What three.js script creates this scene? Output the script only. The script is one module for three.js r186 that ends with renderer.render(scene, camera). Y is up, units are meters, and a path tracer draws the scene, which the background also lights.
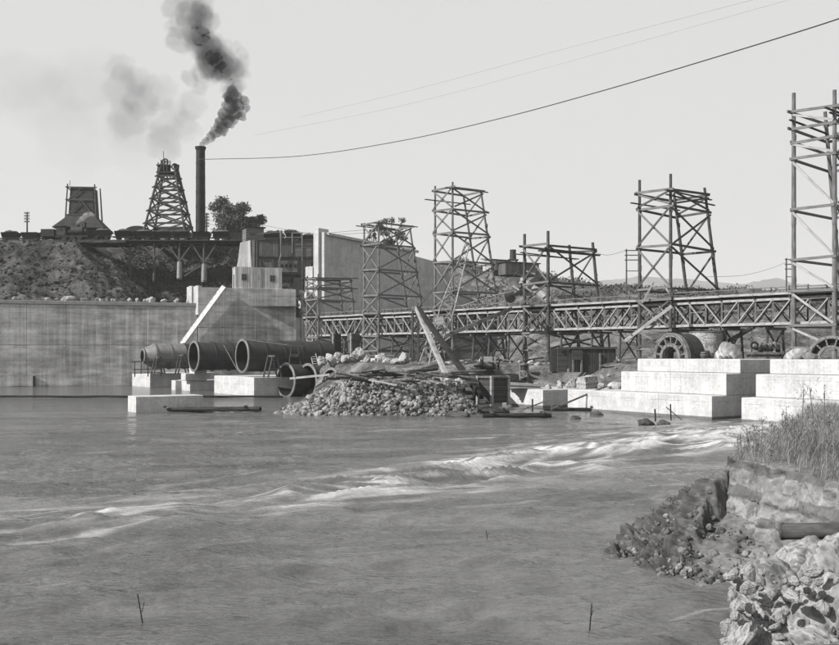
import * as THREE from 'three';
import { mergeGeometries } from 'three/addons/utils/BufferGeometryUtils.js';
import { ImprovedNoise } from 'three/addons/math/ImprovedNoise.js';

// ------------------------------------------------------------------ camera, sky, sun, exposure
const F = 950, EYE = 4.5, HY = 355, CX = 419.5;            // focal length, eye height, horizon row and centre column of an 839 x 645 plate
const scene = new THREE.Scene();
const camera = new THREE.PerspectiveCamera(2 * Math.atan(322.5 / F) * 180 / Math.PI, 839 / 645, 0.5, 9000);
camera.position.set(0, EYE, 0);
camera.lookAt(0, EYE, -10);
camera.setViewOffset(839, 645, 0, -(HY - 322.5), 839, 645); // rising front: verticals stay vertical
camera.updateProjectionMatrix();
camera.updateMatrixWorld(true);

const renderer = new THREE.WebGLRenderer({ antialias: true });
renderer.setSize(1024, 787);
renderer.toneMapping = THREE.LinearToneMapping;
renderer.toneMappingExposure = 1.6;
renderer.shadowMap.enabled = true;
renderer.shadowMap.type = THREE.PCFSoftShadowMap;

// ---- noise
function h2(ix, iy) { let n = (Math.imul(ix, 374761393) + Math.imul(iy, 668265263)) | 0; n = Math.imul(n ^ (n >>> 13), 1274126177); return ((n ^ (n >>> 16)) >>> 0) / 4294967296; }
function vn(x, y) {
  const ix = Math.floor(x), iy = Math.floor(y); let fx = x - ix, fy = y - iy;
  fx = fx * fx * (3 - 2 * fx); fy = fy * fy * (3 - 2 * fy);
  const a = h2(ix, iy), b = h2(ix + 1, iy), c = h2(ix, iy + 1), d = h2(ix + 1, iy + 1);
  return a + (b - a) * fx + (c - a + (a - b - c + d) * fx) * fy;
}
function fbm(x, y, o = 4) { let s = 0, a = 0.5, t = 0; for (let i = 0; i < o; i++) { s += a * vn(x, y); t += a; a *= 0.5; x = x * 2.03 + 17.3; y = y * 2.03 + 9.1; } return s / t; }
const clamp = (x, a = 0, b = 1) => Math.min(b, Math.max(a, x));
const sm = (a, b, x) => { const t = clamp((x - a) / (b - a)); return t * t * (3 - 2 * t); };
const lerp = (a, b, t) => a + (b - a) * t;
let seed = 12345;
function rnd() { seed = (seed + 0x6d2b79f5) | 0; let t = Math.imul(seed ^ (seed >>> 15), 1 | seed); t = (t + Math.imul(t ^ (t >>> 7), 61 | t)) ^ t; return ((t ^ (t >>> 14)) >>> 0) / 4294967296; }
const rr = (a, b) => a + (b - a) * rnd();
const perlin = new ImprovedNoise();
const n3 = (x, y, z) => perlin.noise(x + 31.7, y + 12.3, z + 7.9);

// ---- sky: pale hazy daylight, even and nearly white as an old plate records it
{
  const w = 512, h = 256, d = new Float32Array(w * h * 4);
  for (let j = 0; j < h; j++) for (let i = 0; i < w; i++) {
    const el = (j + 0.5) / h * 2 - 1;                       // -1 down ... 1 up
    const u = i / w * Math.PI * 2;
    const cl = fbm(6 + 2.2 * Math.cos(u), 6 + 2.2 * Math.sin(u) + el * 3, 3) - 0.5;
    let v = 0.47 - 0.08 * clamp(el * 1.3) + cl * 0.03;
    if (el < 0) v = lerp(v, 0.2, clamp(-el * 6));
    const k = (j * w + i) * 4; d[k] = v; d[k + 1] = v; d[k + 2] = v; d[k + 3] = 1;
  }
  const t = new THREE.DataTexture(d, w, h, THREE.RGBAFormat, THREE.FloatType);
  t.mapping = THREE.EquirectangularReflectionMapping; t.magFilter = THREE.LinearFilter; t.minFilter = THREE.LinearFilter; t.needsUpdate = true;
  scene.background = t; scene.environment = t;
}
// ---- sun: from the left, a little behind the camera, mid height
const sun = new THREE.DirectionalLight(0xfffdfa, 4.8);
sun.position.set(-160, 125, -90 + 78); sun.target.position.set(0, 0, -90);
sun.castShadow = true; sun.shadow.radius = 1.5;
sun.shadow.mapSize.set(4096, 4096);
Object.assign(sun.shadow.camera, { left: -150, right: 150, top: 150, bottom: -150, near: 1, far: 600 });
scene.add(sun, sun.target);
scene.fog = new THREE.FogExp2(0xffffff, 0.00024);

// ------------------------------------------------------------------ helpers
const V = (x, y, z) => new THREE.Vector3(x, y, z);
const at = (px, py, D) => V((px - CX) / F * D, EYE - (py - HY) / F * D, -D);   // where a point read off the plate stands, D metres away
const atY = (px, y, D) => V((px - CX) / F * D, y, -D);
const taken = {};
function numbered(n) { const k = taken[n] = (taken[n] ?? -1) + 1; return k ? n + '_' + String(k).padStart(3, '0') : n; }
function shadowed(o) { o.castShadow = true; o.receiveShadow = true; return o; }
function tag(o, label, category, group, kind) { o.userData.label = label; o.userData.category = category; if (group) o.userData.group = group; if (kind) o.userData.kind = kind; return o; }
function thing(name, label, category, p = V(0, 0, 0), turn = 0, group) {
  const o = new THREE.Group(); o.name = numbered(name); o.position.copy(p); o.rotation.y = turn; scene.add(o); tag(o, label, category, group); return o;
}
function part(parent, name, geo, mat, p, r) {
  const m = shadowed(new THREE.Mesh(geo, mat)); m.name = name; parent.add(m); if (p) m.position.copy(p); if (r) m.rotation.set(...r); return m;
}
function struct(name, geo, mat) { const m = shadowed(new THREE.Mesh(geo, mat)); m.name = numbered(name); m.userData.kind = 'structure'; scene.add(m); return m; }
function solo(name, geo, mat, label, category, p, group) { const m = shadowed(new THREE.Mesh(geo, mat)); m.name = numbered(name); scene.add(m); if (p) m.position.copy(p); return tag(m, label, category, group); }

// unit bar along z with grain along its length; unit poles along y
function barGeo(rep = 1) {
  const g = new THREE.BoxGeometry(1, 1, 1), p = g.attributes.position, n = g.attributes.normal, uv = g.attributes.uv;
  for (let i = 0; i < p.count; i++) {
    if (Math.abs(n.getX(i)) > 0.5) uv.setXY(i, (p.getZ(i) + 0.5) * rep, p.getY(i) * 0.12 + 0.3);
    else if (Math.abs(n.getY(i)) > 0.5) uv.setXY(i, (p.getZ(i) + 0.5) * rep, p.getX(i) * 0.12 + 0.7);
    else uv.setXY(i, p.getX(i) * 0.1, p.getY(i) * 0.1);
  }
  return g;
}
const BAR = barGeo(1), BARL = barGeo(5);
const POLE = (() => { const g = new THREE.CylinderGeometry(0.78, 1, 1, 9), uv = g.attributes.uv; for (let i = 0; i < uv.count; i++) uv.setXY(i, uv.getY(i) * 3, uv.getX(i) * 0.25); return g; })();
const ROD = new THREE.CylinderGeometry(1, 1, 1, 8);
const _m = new THREE.Matrix4(), _x = V(), _y = V(), _z = V();
function along(mesh, a, b, yUp) {
  _z.subVectors(b, a); const L = _z.length(); _z.normalize();
  const up = Math.abs(_z.y) > 0.95 ? V(1, 0, 0.3).normalize() : V(0, 1, 0);
  _x.crossVectors(up, _z).normalize(); _y.crossVectors(_z, _x);
  if (yUp) _m.makeBasis(_x.clone().negate(), _z, _y); else _m.makeBasis(_x, _y, _z);
  mesh.quaternion.setFromRotationMatrix(_m); mesh.position.addVectors(a, b).multiplyScalar(0.5); return L;
}
function bar(parent, name, a, b, w, h, mat) { const m = part(parent, name, BAR, mat); const o = parent.position; const L = along(m, a.clone().sub(o), b.clone().sub(o)); if (L > 6) m.geometry = BARL; m.scale.set(w, h, L); return m; }
function pole(parent, name, a, b, r, mat, geo = POLE) { const m = part(parent, name, geo, mat); const o = parent.position; const L = along(m, a.clone().sub(o), b.clone().sub(o), true); m.scale.set(r, L, r); return m; }
// a box with uv in metres, its corner at the origin: x 0..sx, y y0..y1, z -sz..0, edges slightly chamfered
function block(sx, y0, y1, sz, x0 = 0, z0 = 0, c = 0.04) {
  const s = new THREE.Shape(); s.moveTo(x0 + c, z0 + c); s.lineTo(x0 + sx - c, z0 + c); s.lineTo(x0 + sx - c, z0 + sz - c); s.lineTo(x0 + c, z0 + sz - c); s.closePath();
  const g = new THREE.ExtrudeGeometry(s, { depth: Math.max(0.001, y1 - y0 - 2 * c), bevelEnabled: true, bevelSize: c, bevelThickness: c, bevelSegments: 1 });
  g.rotateX(-Math.PI / 2); g.translate(0, y0 + c, 0); return boxUv(g);
}
function boxUv(g, k = 1) {
  if (g.index) g = g.toNonIndexed(); g.computeVertexNormals();
  const p = g.attributes.position, n = g.attributes.normal, uv = new Float32Array(p.count * 2);
  for (let i = 0; i < p.count; i++) {
    const ax = Math.abs(n.getX(i)), ay = Math.abs(n.getY(i)), az = Math.abs(n.getZ(i));
    const x = p.getX(i), y = p.getY(i), z = p.getZ(i);
    if (ay > ax && ay > az) { uv[2 * i] = x * k; uv[2 * i + 1] = z * k; } else if (ax > az) { uv[2 * i] = z * k; uv[2 * i + 1] = y * k; } else { uv[2 * i] = x * k; uv[2 * i + 1] = y * k; }
  }
  g.setAttribute('uv', new THREE.BufferAttribute(uv, 2)); return g;
}
const cbox = (sx, sy, sz) => boxUv(new THREE.BoxGeometry(sx, sy, sz));

// ---- textures: grey grain only (the plate is black and white)
function tex(w, h, fn, srgb = true, repx = 1, repy = 1) {
  const d = new Uint8Array(w * h * 4);
  for (let j = 0; j < h; j++) for (let i = 0; i < w; i++) { const v = clamp(fn(i, j)) * 255, k = (j * w + i) * 4; d[k] = d[k + 1] = d[k + 2] = v; d[k + 3] = 255; }
  const t = new THREE.DataTexture(d, w, h); t.wrapS = t.wrapT = THREE.MirroredRepeatWrapping; t.magFilter = THREE.LinearFilter; t.minFilter = THREE.LinearMipmapLinearFilter; t.generateMipmaps = true;
  if (srgb) t.colorSpace = THREE.SRGBColorSpace; t.repeat.set(repx, repy); t.needsUpdate = true; return t;
}
// formed concrete: board marks, lift lines, runs of stain; 512 px = 8 m
const concreteTex = tex(512, 512, (i, j) => {
  const x = i / 64, y = j / 64;
  let v = 0.83 + (fbm(x * 1.1, y * 1.3, 5) - 0.5) * 0.15 + (fbm(x * 7, y * 9, 4) - 0.5) * 0.16;
  v += (vn(x * 6, y * 0.35) - 0.5) * 0.07 + (vn(x * 17, y * 0.8) - 0.5) * 0.05;
  const b = (y * 5) % 1; if (b < 0.1) v -= 0.05 * vn(x * 2, Math.floor(y * 5) * 7);
  if (((y + 0.4) % 1.6) < 0.035) v -= 0.13 * vn(x * 1.5, 3);
  if (((x + 0.7) % 2.4) < 0.03) v -= 0.1;
  return v + (h2(i, j) - 0.5) * 0.05;
}, true, 1 / 8, 1 / 8);
const concreteBump = tex(512, 512, (i, j) => { const y = j / 64, x = i / 64; return 0.5 + (fbm(x * 5, y * 5, 4) - 0.5) * 0.5 - (((y * 5) % 1) < 0.08 ? 0.15 : 0) + (h2(i, j) - 0.5) * 0.1; }, false, 1 / 8, 1 / 8);
const stainTex = tex(1024, 1024, (i, j) => {             // weathered wall with darker blotches and lime runs; 1024 px = 16 m
  const x = i / 64, y = j / 64;
  let v = 0.74 + (fbm(x * 0.5, y * 1.4, 6) - 0.5) * 0.3 + (fbm(x * 6, y * 5, 4) - 0.5) * 0.12;
  v += (vn(x * 2.2, y * 0.16) - 0.5) * 0.12 + (vn(x * 7, y * 0.3) - 0.5) * 0.08 + (vn(x * 0.6, y * 3.2) - 0.5) * 0.1;
  v += 0.16 * Math.pow(vn(x * 3.1 + 9, y * 0.12), 6);
  if ((y % 1.5) < 0.07) v -= 0.16 * vn(x * 0.8, 11 + Math.floor(y / 1.5) * 3);
  if ((x % 3) < 0.035) v -= 0.09;
  return v + (h2(i, j) - 0.5) * 0.05;
}, true, 1 / 16, 1 / 16);
const woodTex = tex(256, 256, (i, j) => 0.76 + (fbm(i / 40, j / 5, 4) - 0.5) * 0.5 + (vn(i / 90, j / 2) - 0.5) * 0.2 + (fbm(i / 60, j / 60, 3) - 0.5) * 0.3);
const boardTex = tex(256, 256, (i, j) => {               // upright boards; 256 px = 4 m
  const b = Math.floor(i / 13), f = i % 13; let v = 0.72 + h2(b, 5) * 0.24 + (fbm(i / 3, j / 50, 3) - 0.5) * 0.25; if (f < 1.2) v -= 0.32; return v;
}, true, 1 / 4, 1 / 4);
const flatBoardTex = tex(256, 256, (j, i) => { const b = Math.floor(i / 13), f = i % 13; let v = 0.72 + h2(b, 9) * 0.24 + (fbm(i / 3, j / 50, 3) - 0.5) * 0.25; if (f < 1.2) v -= 0.32; return v; }, true, 1 / 4, 1 / 4);
const earthTex = tex(512, 512, (i, j) => { const x = i / 32, y = j / 32; return 0.66 + (fbm(x * 0.5, y * 0.5, 5) - 0.5) * 0.7 + (fbm(x * 4, y * 4, 3) - 0.5) * 0.4 + (h2(i, j) - 0.5) * 0.12; }, true, 1 / 16, 1 / 16);
const earthBump = tex(512, 512, (i, j) => { const x = i / 32, y = j / 32; return fbm(x * 2, y * 2, 6); }, false, 1 / 16, 1 / 16);
const clayTex = tex(1024, 1024, (i, j) => { const x = i / 128, y = j / 128; return 0.72 + (fbm(x * 0.6, y * 0.9, 6) - 0.5) * 0.55 + (fbm(x * 9, y * 9, 4) - 0.5) * 0.35 + (h2(i, j) - 0.5) * 0.08; }, true, 1 / 8, 1 / 8);
const clayBump = tex(1024, 1024, (i, j) => { const x = i / 128, y = j / 128; return fbm(x * 4, y * 4, 7); }, false, 1 / 8, 1 / 8);
const rockTex = tex(256, 256, (i, j) => 0.74 + (fbm(i / 30, j / 30, 5) - 0.5) * 0.6 + (h2(i, j) - 0.5) * 0.1);
const rockBump = tex(256, 256, (i, j) => fbm(i / 20, j / 20, 6), false);
const steelTex = tex(512, 256, (i, j) => 0.68 + (fbm(i / 60, j / 40, 5) - 0.5) * 0.5 + (vn(i / 4, j / 90) - 0.5) * 0.16 + (h2(i, j) - 0.5) * 0.06);

const grey = (v) => new THREE.Color().setRGB(v, v, v);
const mat = (v, o = {}) => new THREE.MeshPhysicalMaterial({ color: grey(v), roughness: 0.92, specularIntensity: 0.35, ...o });
const conc = (v) => mat(v, { map: concreteTex, bumpMap: concreteBump, bumpScale: 0.012 });
const M = {
  wet: conc(0.2), pale: conc(0.62), mid: conc(0.36), dam: conc(0.56),
  wall: mat(0.6, { map: stainTex, bumpMap: concreteBump, bumpScale: 0.012 }),
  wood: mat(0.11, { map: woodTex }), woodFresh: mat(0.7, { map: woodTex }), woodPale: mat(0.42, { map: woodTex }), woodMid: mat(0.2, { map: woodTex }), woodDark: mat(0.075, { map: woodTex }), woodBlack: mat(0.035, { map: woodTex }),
  boards: mat(0.17, { map: boardTex }), boardsPale: mat(0.62, { map: boardTex }), boardsDark: mat(0.08, { map: boardTex }), flatBoards: mat(0.2, { map: flatBoardTex }), flatBoardsDark: mat(0.08, { map: flatBoardTex }),
  steel: mat(0.075, { map: steelTex, roughness: 0.62, metalness: 0.15 }), steelPale: mat(0.34, { map: steelTex, roughness: 0.6, metalness: 0.1 }), steelDark: mat(0.045, { map: steelTex, roughness: 0.6, metalness: 0.2 }),
  earth: mat(0.12, { map: earthTex, bumpMap: earthBump, bumpScale: 0.25, roughness: 1 }), earthDark: mat(0.07, { map: earthTex, bumpMap: earthBump, bumpScale: 0.25, roughness: 1 }), earthPale: mat(0.22, { map: earthTex, bumpMap: earthBump, bumpScale: 0.2, roughness: 1 }),
  clay: mat(0.27, { map: clayTex, bumpMap: clayBump, bumpScale: 0.07, roughness: 1 }),
  rockA: mat(0.42, { map: rockTex, bumpMap: rockBump, bumpScale: 0.02, roughness: 1 }), rockB: mat(0.25, { map: rockTex, bumpMap: rockBump, bumpScale: 0.02, roughness: 1 }), rockC: mat(0.12, { map: rockTex, bumpMap: rockBump, bumpScale: 0.02, roughness: 1 }), rockWhite: mat(0.5, { map: rockTex, bumpMap: rockBump, bumpScale: 0.03, roughness: 1 }),
  clayLump: mat(0.38, { map: rockTex, bumpMap: rockBump, bumpScale: 0.015, roughness: 1 }), canvas: mat(0.5, { map: rockTex, roughness: 1 }), roof: mat(0.06, { map: woodTex }), pane: mat(0.03, { roughness: 0.15 }), black: mat(0.02),
  leaf: mat(0.085, { roughness: 0.9, side: THREE.DoubleSide }), leafPale: mat(0.13, { roughness: 0.9, side: THREE.DoubleSide }), bark: mat(0.12, { map: woodTex }),
  wire: mat(0.04, { roughness: 0.7 }), hill: mat(0.12, { map: earthTex, roughness: 1 }), slope: mat(0.22, { map: earthTex, bumpMap: earthBump, bumpScale: 0.3, roughness: 1 }),
};

// ---- rocks
function rockGeo(detail, s, rough = 0.1, smooth = false) {      // a lump bounded by random fracture planes, its faces roughened
  const g = new THREE.IcosahedronGeometry(1, detail), p = g.attributes.position, P = [];
  let q = Math.floor(s * 977) + 5; const r = () => h2(q++, 71);
  for (let k = 0; k < 15; k++) { const z = r() * 2 - 1, a = r() * 6.283, w = Math.sqrt(1 - z * z); P.push([w * Math.cos(a), z, w * Math.sin(a), 0.62 + 0.36 * r()]); }
  for (let i = 0; i < p.count; i++) {
    const x = p.getX(i), y = p.getY(i), z = p.getZ(i); let acc = Math.pow(1.15, -16);
    for (const [a, b, c, d] of P) { const t = x * a + y * b + z * c; if (t > 0.05) acc += Math.pow(t / d, 16); }
    let k = Math.pow(acc, -1 / 16);
    k *= 1 + rough * n3(x * 1.9 + s, y * 1.9, z * 1.9) + (detail > 2 ? rough * (0.6 * n3(x * 4, y * 4 + s, z * 4) + 0.3 * n3(x * 9 + s, y * 9, z * 9) + 0.16 * n3(x * 19 + s, y * 19, z * 19)) : 0);
    p.setXYZ(i, x * k, y * k, z * k);
  }
  g.computeVertexNormals();
  if (smooth) { const n = g.attributes.normal, acc = new Map(), key = (i) => [p.getX(i), p.getY(i), p.getZ(i)].map((v) => Math.round(v * 1e4)).join(); for (let i = 0; i < p.count; i++) { const e = acc.get(key(i)) || [0, 0, 0]; e[0] += n.getX(i); e[1] += n.getY(i); e[2] += n.getZ(i); acc.set(key(i), e); } for (let i = 0; i < p.count; i++) { const e = acc.get(key(i)), L = Math.hypot(...e); n.setXYZ(i, e[0] / L, e[1] / L, e[2] / L); } }
  return faceUv(g, 0.6);
}
function faceUv(g, k) { const p = g.attributes.position, uv = new Float32Array(p.count * 2), a = V(), b = V(), c = V(); for (let i = 0; i < p.count; i += 3) { a.fromBufferAttribute(p, i); b.fromBufferAttribute(p, i + 1).sub(a); c.fromBufferAttribute(p, i + 2).sub(a); b.cross(c); const x = Math.abs(b.x), y = Math.abs(b.y), z = Math.abs(b.z); for (let j = i; j < i + 3; j++) { const P = [p.getX(j), p.getY(j), p.getZ(j)], q = y > x && y > z ? [P[0], P[2]] : x > z ? [P[2], P[1]] : [P[0], P[1]]; uv[2 * j] = q[0] * k; uv[2 * j + 1] = q[1] * k; } } g.setAttribute('uv', new THREE.BufferAttribute(uv, 2)); return g; }
function boxUvKeep(g) { const p = g.attributes.position, uv = new Float32Array(p.count * 2); for (let i = 0; i < p.count; i++) { uv[2 * i] = p.getX(i) * 0.4 + p.getZ(i) * 0.3; uv[2 * i + 1] = p.getY(i) * 0.4 + p.getZ(i) * 0.2; } g.setAttribute('uv', new THREE.BufferAttribute(uv, 2)); return g; }
const ROCKS = [0, 1, 2, 3, 4, 5, 6, 7].map((k) => rockGeo(1, k * 3.7 + 1, 0.25)), BOULDERS = [0, 1, 2, 3, 4].map((k) => rockGeo(9, k * 5.1 + 2, 0.16, true));
const RM = [M.rockA, M.rockB, M.rockC, M.rockWhite];
function stone(parent, name, p, r, m, geos = ROCKS) { const o = part(parent, name, geos[Math.floor(rnd() * geos.length)], m); o.position.copy(p).sub(parent.position); o.scale.set(r * rr(0.75, 1.3), r * rr(0.6, 1), r * rr(0.75, 1.3)); o.rotation.set(rr(0, 6), rr(0, 6), rr(0, 6)); return o; }
function mergedRocks(list, name, m, parent) {            // list of [x, y, z, r]: the rest, too small to pick apart
  const gs = list.map(([x, y, z, r]) => { const g = ROCKS[Math.floor(rnd() * ROCKS.length)].clone(); _m.compose(V(x, y, z), new THREE.Quaternion().setFromEuler(new THREE.Euler(rr(0, 6), rr(0, 6), rr(0, 6))), V(r * rr(0.7, 1.3), r * rr(0.5, 1), r * rr(0.7, 1.3))); g.applyMatrix4(_m); return g; });
  const o = part(parent, name, mergeGeometries(gs), m); o.userData.kind = 'stuff'; return o;
}
// ---- height fields: x across, D away
function field(x0, x1, nx, d0, d1, nd, fn, uvk = 1, jit = 0) {
  const pos = [], uv = [], idx = [];
  for (let j = 0; j <= nd; j++) for (let i = 0; i <= nx; i++) {
    let x = lerp(x0, x1, i / nx), D = lerp(d0, d1, j / nd); const y = fn(x, D); let q = [x, y, D];
    if (jit) { const k = jit * (n3(x * 1.7, y * 2.2, D * 1.7) + 0.5 * n3(x * 4, y * 5, D * 4)); q = [x + k * 0.7, y, D - k]; }
    pos.push(q[0], q[1], -q[2]); uv.push((x + y * 0.35) * uvk, (D + y * 0.9) * uvk);
  }
  for (let j = 0; j < nd; j++) for (let i = 0; i < nx; i++) { const a = j * (nx + 1) + i, b = a + 1, c = a + nx + 1, d = c + 1; idx.push(a, b, c, b, d, c); }
  const g = new THREE.BufferGeometry(); g.setAttribute('position', new THREE.Float32BufferAttribute(pos, 3)); g.setAttribute('uv', new THREE.Float32BufferAttribute(uv, 2)); g.setIndex(idx); g.computeVertexNormals(); return g;
}
const poly = (pts) => (x) => { if (x <= pts[0][0]) return pts[0][1]; for (let i = 1; i < pts.length; i++) if (x <= pts[i][0]) return lerp(pts[i - 1][1], pts[i][1], (x - pts[i - 1][0]) / (pts[i][0] - pts[i - 1][0])); return pts[pts.length - 1][1]; };

// ------------------------------------------------------------------ the setting: ground, water, banks, hills
struct('ground', (() => { const g = new THREE.PlaneGeometry(9000, 9000, 1, 1); g.rotateX(-Math.PI / 2); g.translate(0, -1.6, -3000); const uv = g.attributes.uv; for (let i = 0; i < uv.count; i++) uv.setXY(i, uv.getX(i) * 9000, uv.getY(i) * 9000); return g; })(), M.earthDark);

// the river: the line of the rapids runs from the left foreground to the right middle distance
const rapidD = poly([[-40, 17], [-9.7, 23.3], [-7.3, 25.9], [-5.4, 29.5], [-0.6, 31.8], [3.9, 37], [9.5, 44], [16.7, 50], [30, 60]]);
function rapidEnv(x, D) { const d = D - rapidD(x), w = d > 0 ? lerp(3, 8.5, sm(-12, 12, x)) : lerp(2.2, 5, sm(-12, 12, x)); return Math.exp(-(d / w) * (d / w)) * lerp(0.55, 1, sm(-14, 6, x)); }
function flow(x, D) { const c = 0.93, s = 0.37; return [x * c + D * s, -x * s + D * c]; }           // along and across the current
function chop(x, D) { const [a, b] = flow(x, D); return 1 - Math.abs(2 * fbm(a * 0.15 + 3, b * 0.6 + 0.5 * Math.sin(a * 0.25), 2) - 1); }
function waterY(x, D) {
  const e = rapidEnv(x, D), [a, b] = flow(x, D);
  const calm = 1 - 0.93 * sm(74, 82, D) * sm(0, -8, x) - 0.0;
  let y = 0;
  y += e * 0.62 * (Math.pow(chop(x, D), 3) - 0.25);
  y += e * 0.10 * (fbm(a * 0.8, b * 2.4, 3) - 0.5);
  y += calm * 0.24 * (fbm(a * 0.3 + 40, b * 0.75, 4) - 0.5) * (1 + 0.8 * sm(60, 20, D));
  y += calm * 0.3 * (fbm(a * 1.0 + 7, b * 2.3, 2) - 0.5) * sm(58, 18, D) * sm(0.38, 0.66, fbm(x * 0.13 + 20, D * 0.3 + 4, 3));
  return y;
}
function foam(x, D) {
  const e = rapidEnv(x, D), [a, b] = flow(x, D), d = D - rapidD(x);
  const streak = fbm(a * 0.45 + 5, b * 3.6, 4), fine = fbm(a * 1.4, b * 11, 3), c = chop(x, D);
  const wide = Math.exp(-Math.pow((d - 2.5) / lerp(6, 9, sm(-10, 10, x)), 2));
  let f = sm(0.62, 0.98, c) * e * sm(0.3, 0.68, streak) * 0.95;
  f += 0.55 * wide * sm(0.46, 0.72, streak) * sm(0.36, 0.62, fbm(a * 0.1 + 8, b * 0.35, 3));
  for (let k = 0; k < 5; k++) {                            // several broken lines of foam, one behind another
    const o = [-2.6, -0.4, 2.2, 5.2, 8.4][k], w = [0.16, 0.3, 0.26, 0.34, 0.3][k], q = (d - o + 2.2 * (fbm(x * 0.28, 7 + k * 20, 3) - 0.5)) / w;
    if (Math.abs(q) < 3) f += Math.exp(-q * q) * sm(0.4, 0.66, fbm(x * 0.35 + 2 + k * 31, d * 0.2, 3)) * [0.55, 0.75, 0.7, 0.6, 0.45][k] * (0.4 + 0.9 * fine);
  }
  f += 0.35 * sm(0.58, 0.8, streak) * sm(0.48, 0.66, fbm(a * 0.08 + 60, b * 0.3, 3)) * sm(74, 62, D);
  f *= 0.5 + 0.75 * fine;
  f *= lerp(0.55, 1, sm(-6, 6, x));
  return Math.min(0.85, Math.max(0, f));
}
const WX0 = -40, WX1 = 40, WD0 = 8, WD1 = 78;
{
  const N = 1600, d = new Uint8Array(N * N * 4), r = new Uint8Array(N * N * 4);
  for (let j = 0; j < N; j++) for (let i = 0; i < N; i++) {
    const x = lerp(WX0, WX1, (i + 0.5) / N), D = lerp(WD0, WD1, (j + 0.5) / N), k = (j * N + i) * 4;
    const edge = sm(0, 4, Math.min(x - WX0, WX1 - x, WD1 - D)), f = Math.abs(x) > D * 0.5 + 4 ? 0 : foam(x, D) * edge;
    const silt = 1 + edge * (1.0 * (fbm(x * 0.16, D * 0.42, 3) - 0.5) + 0.7 * (fbm(x * 0.4, D * 1.6, 3) - 0.5));
    const v = Math.pow(clamp(lerp(0.088 * silt, 0.52, f)), 1 / 2.2) * 255;
    d[k] = d[k + 1] = d[k + 2] = v; d[k + 3] = 255; const q = lerp(0.09, 0.85, sm(0, 0.6, f)) * 255; r[k] = r[k + 1] = r[k + 2] = q; r[k + 3] = 255;
  }
  const mk = (a, s) => { const t = new THREE.DataTexture(a, N, N); t.wrapS = t.wrapT = THREE.ClampToEdgeWrapping; t.magFilter = THREE.LinearFilter; t.minFilter = THREE.LinearMipmapLinearFilter; t.generateMipmaps = true; if (s) t.colorSpace = THREE.SRGBColorSpace; t.needsUpdate = true; return t; };
  // rows and columns: fine where the river is near, coarser far off
  const xs = [], ds = [];
  for (let x = -130; x < -40; x += 2.5) xs.push(x); for (let x = -40; x < -22; x += 0.45) xs.push(x); for (let x = -22; x < 22; x += 0.13) xs.push(x); for (let x = 22; x < 40; x += 0.45) xs.push(x); for (let x = 40; x <= 130; x += 2.5) xs.push(x);
  for (let D = -60; D < 8; D += 4) ds.push(D); for (let D = 8; D < 30; D += 0.1) ds.push(D); for (let D = 30; D < 80; D += 0.2) ds.push(D); for (let D = 80; D <= 160; D += 1) ds.push(D);
  const pos = [], uv = [], idx = [], nx = xs.length;
  for (const D of ds) for (const x of xs) { pos.push(x, D < 6 ? 0 : waterY(x, D), -D); uv.push((x - WX0) / (WX1 - WX0), (D - WD0) / (WD1 - WD0)); }
  for (let j = 0; j < ds.length - 1; j++) for (let i = 0; i < nx - 1; i++) { const a = j * nx + i; idx.push(a, a + 1, a + nx, a + 1, a + nx + 1, a + nx); }
  const g = new THREE.BufferGeometry(); g.setAttribute('position', new THREE.Float32BufferAttribute(pos, 3)); g.setAttribute('uv', new THREE.Float32BufferAttribute(uv, 2)); g.setIndex(idx); g.computeVertexNormals();
  const ripple = tex(1024, 1024, (i, j) => fbm(i / 26, j / 9, 4), false, 9, 9);
  struct('river_water', g, new THREE.MeshPhysicalMaterial({ color: 0xffffff, map: mk(d, true), roughness: 1, roughnessMap: mk(r, false), bumpMap: ripple, bumpScale: 0.05, ior: 1.33 }));
}

// upper yard and the dumped earth slope behind the left wall
const YARD2 = 26.3;
function embY(x, D) {
  const rough = (fbm(x * 0.22, D * 0.22, 5) - 0.5) * 3.2 + (fbm(x * 0.9, D * 0.9, 3) - 0.5) * 0.9;
  const front = 12.0 + (D - 147.5) * 0.68, flank = 24.5 - Math.max(0, x + 60 + (fbm(D * 0.1, 3, 3) - 0.5) * 6) * 0.72;
  const back = 11 + (D - 168.5) * 1.15;
  const h = Math.max(Math.min(front, flank), Math.min(back, 40));
  const k = sm(24.6, 21.5, h);
  return Math.min(lerp(24.6, YARD2, sm(174, 180, D)) + (fbm(x * 0.35, D * 0.35, 4) - 0.5) * 0.9 * sm(171, 168, D), Math.max(h + rough * lerp(0.1, 1, k), 11.9));
}
const emb = struct('earth_embankment', field(-125, -19, 330, 144.5, 200, 200, embY, 1), M.earth);
{ const list = [[], []]; for (let i = 0; i < 3200; i++) { const x = rr(-80, -38), D = rr(147, 170), y = embY(x, D); if (y > 25) continue; list[i % 3 ? 0 : 1].push([x, y, -D, 0.07 + 0.4 * Math.pow(rnd(), 4)]); } mergedRocks(list[0], 'earth_clods', M.earth, emb); mergedRocks(list[1], 'earth_clods', M.earthDark, emb); }

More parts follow.
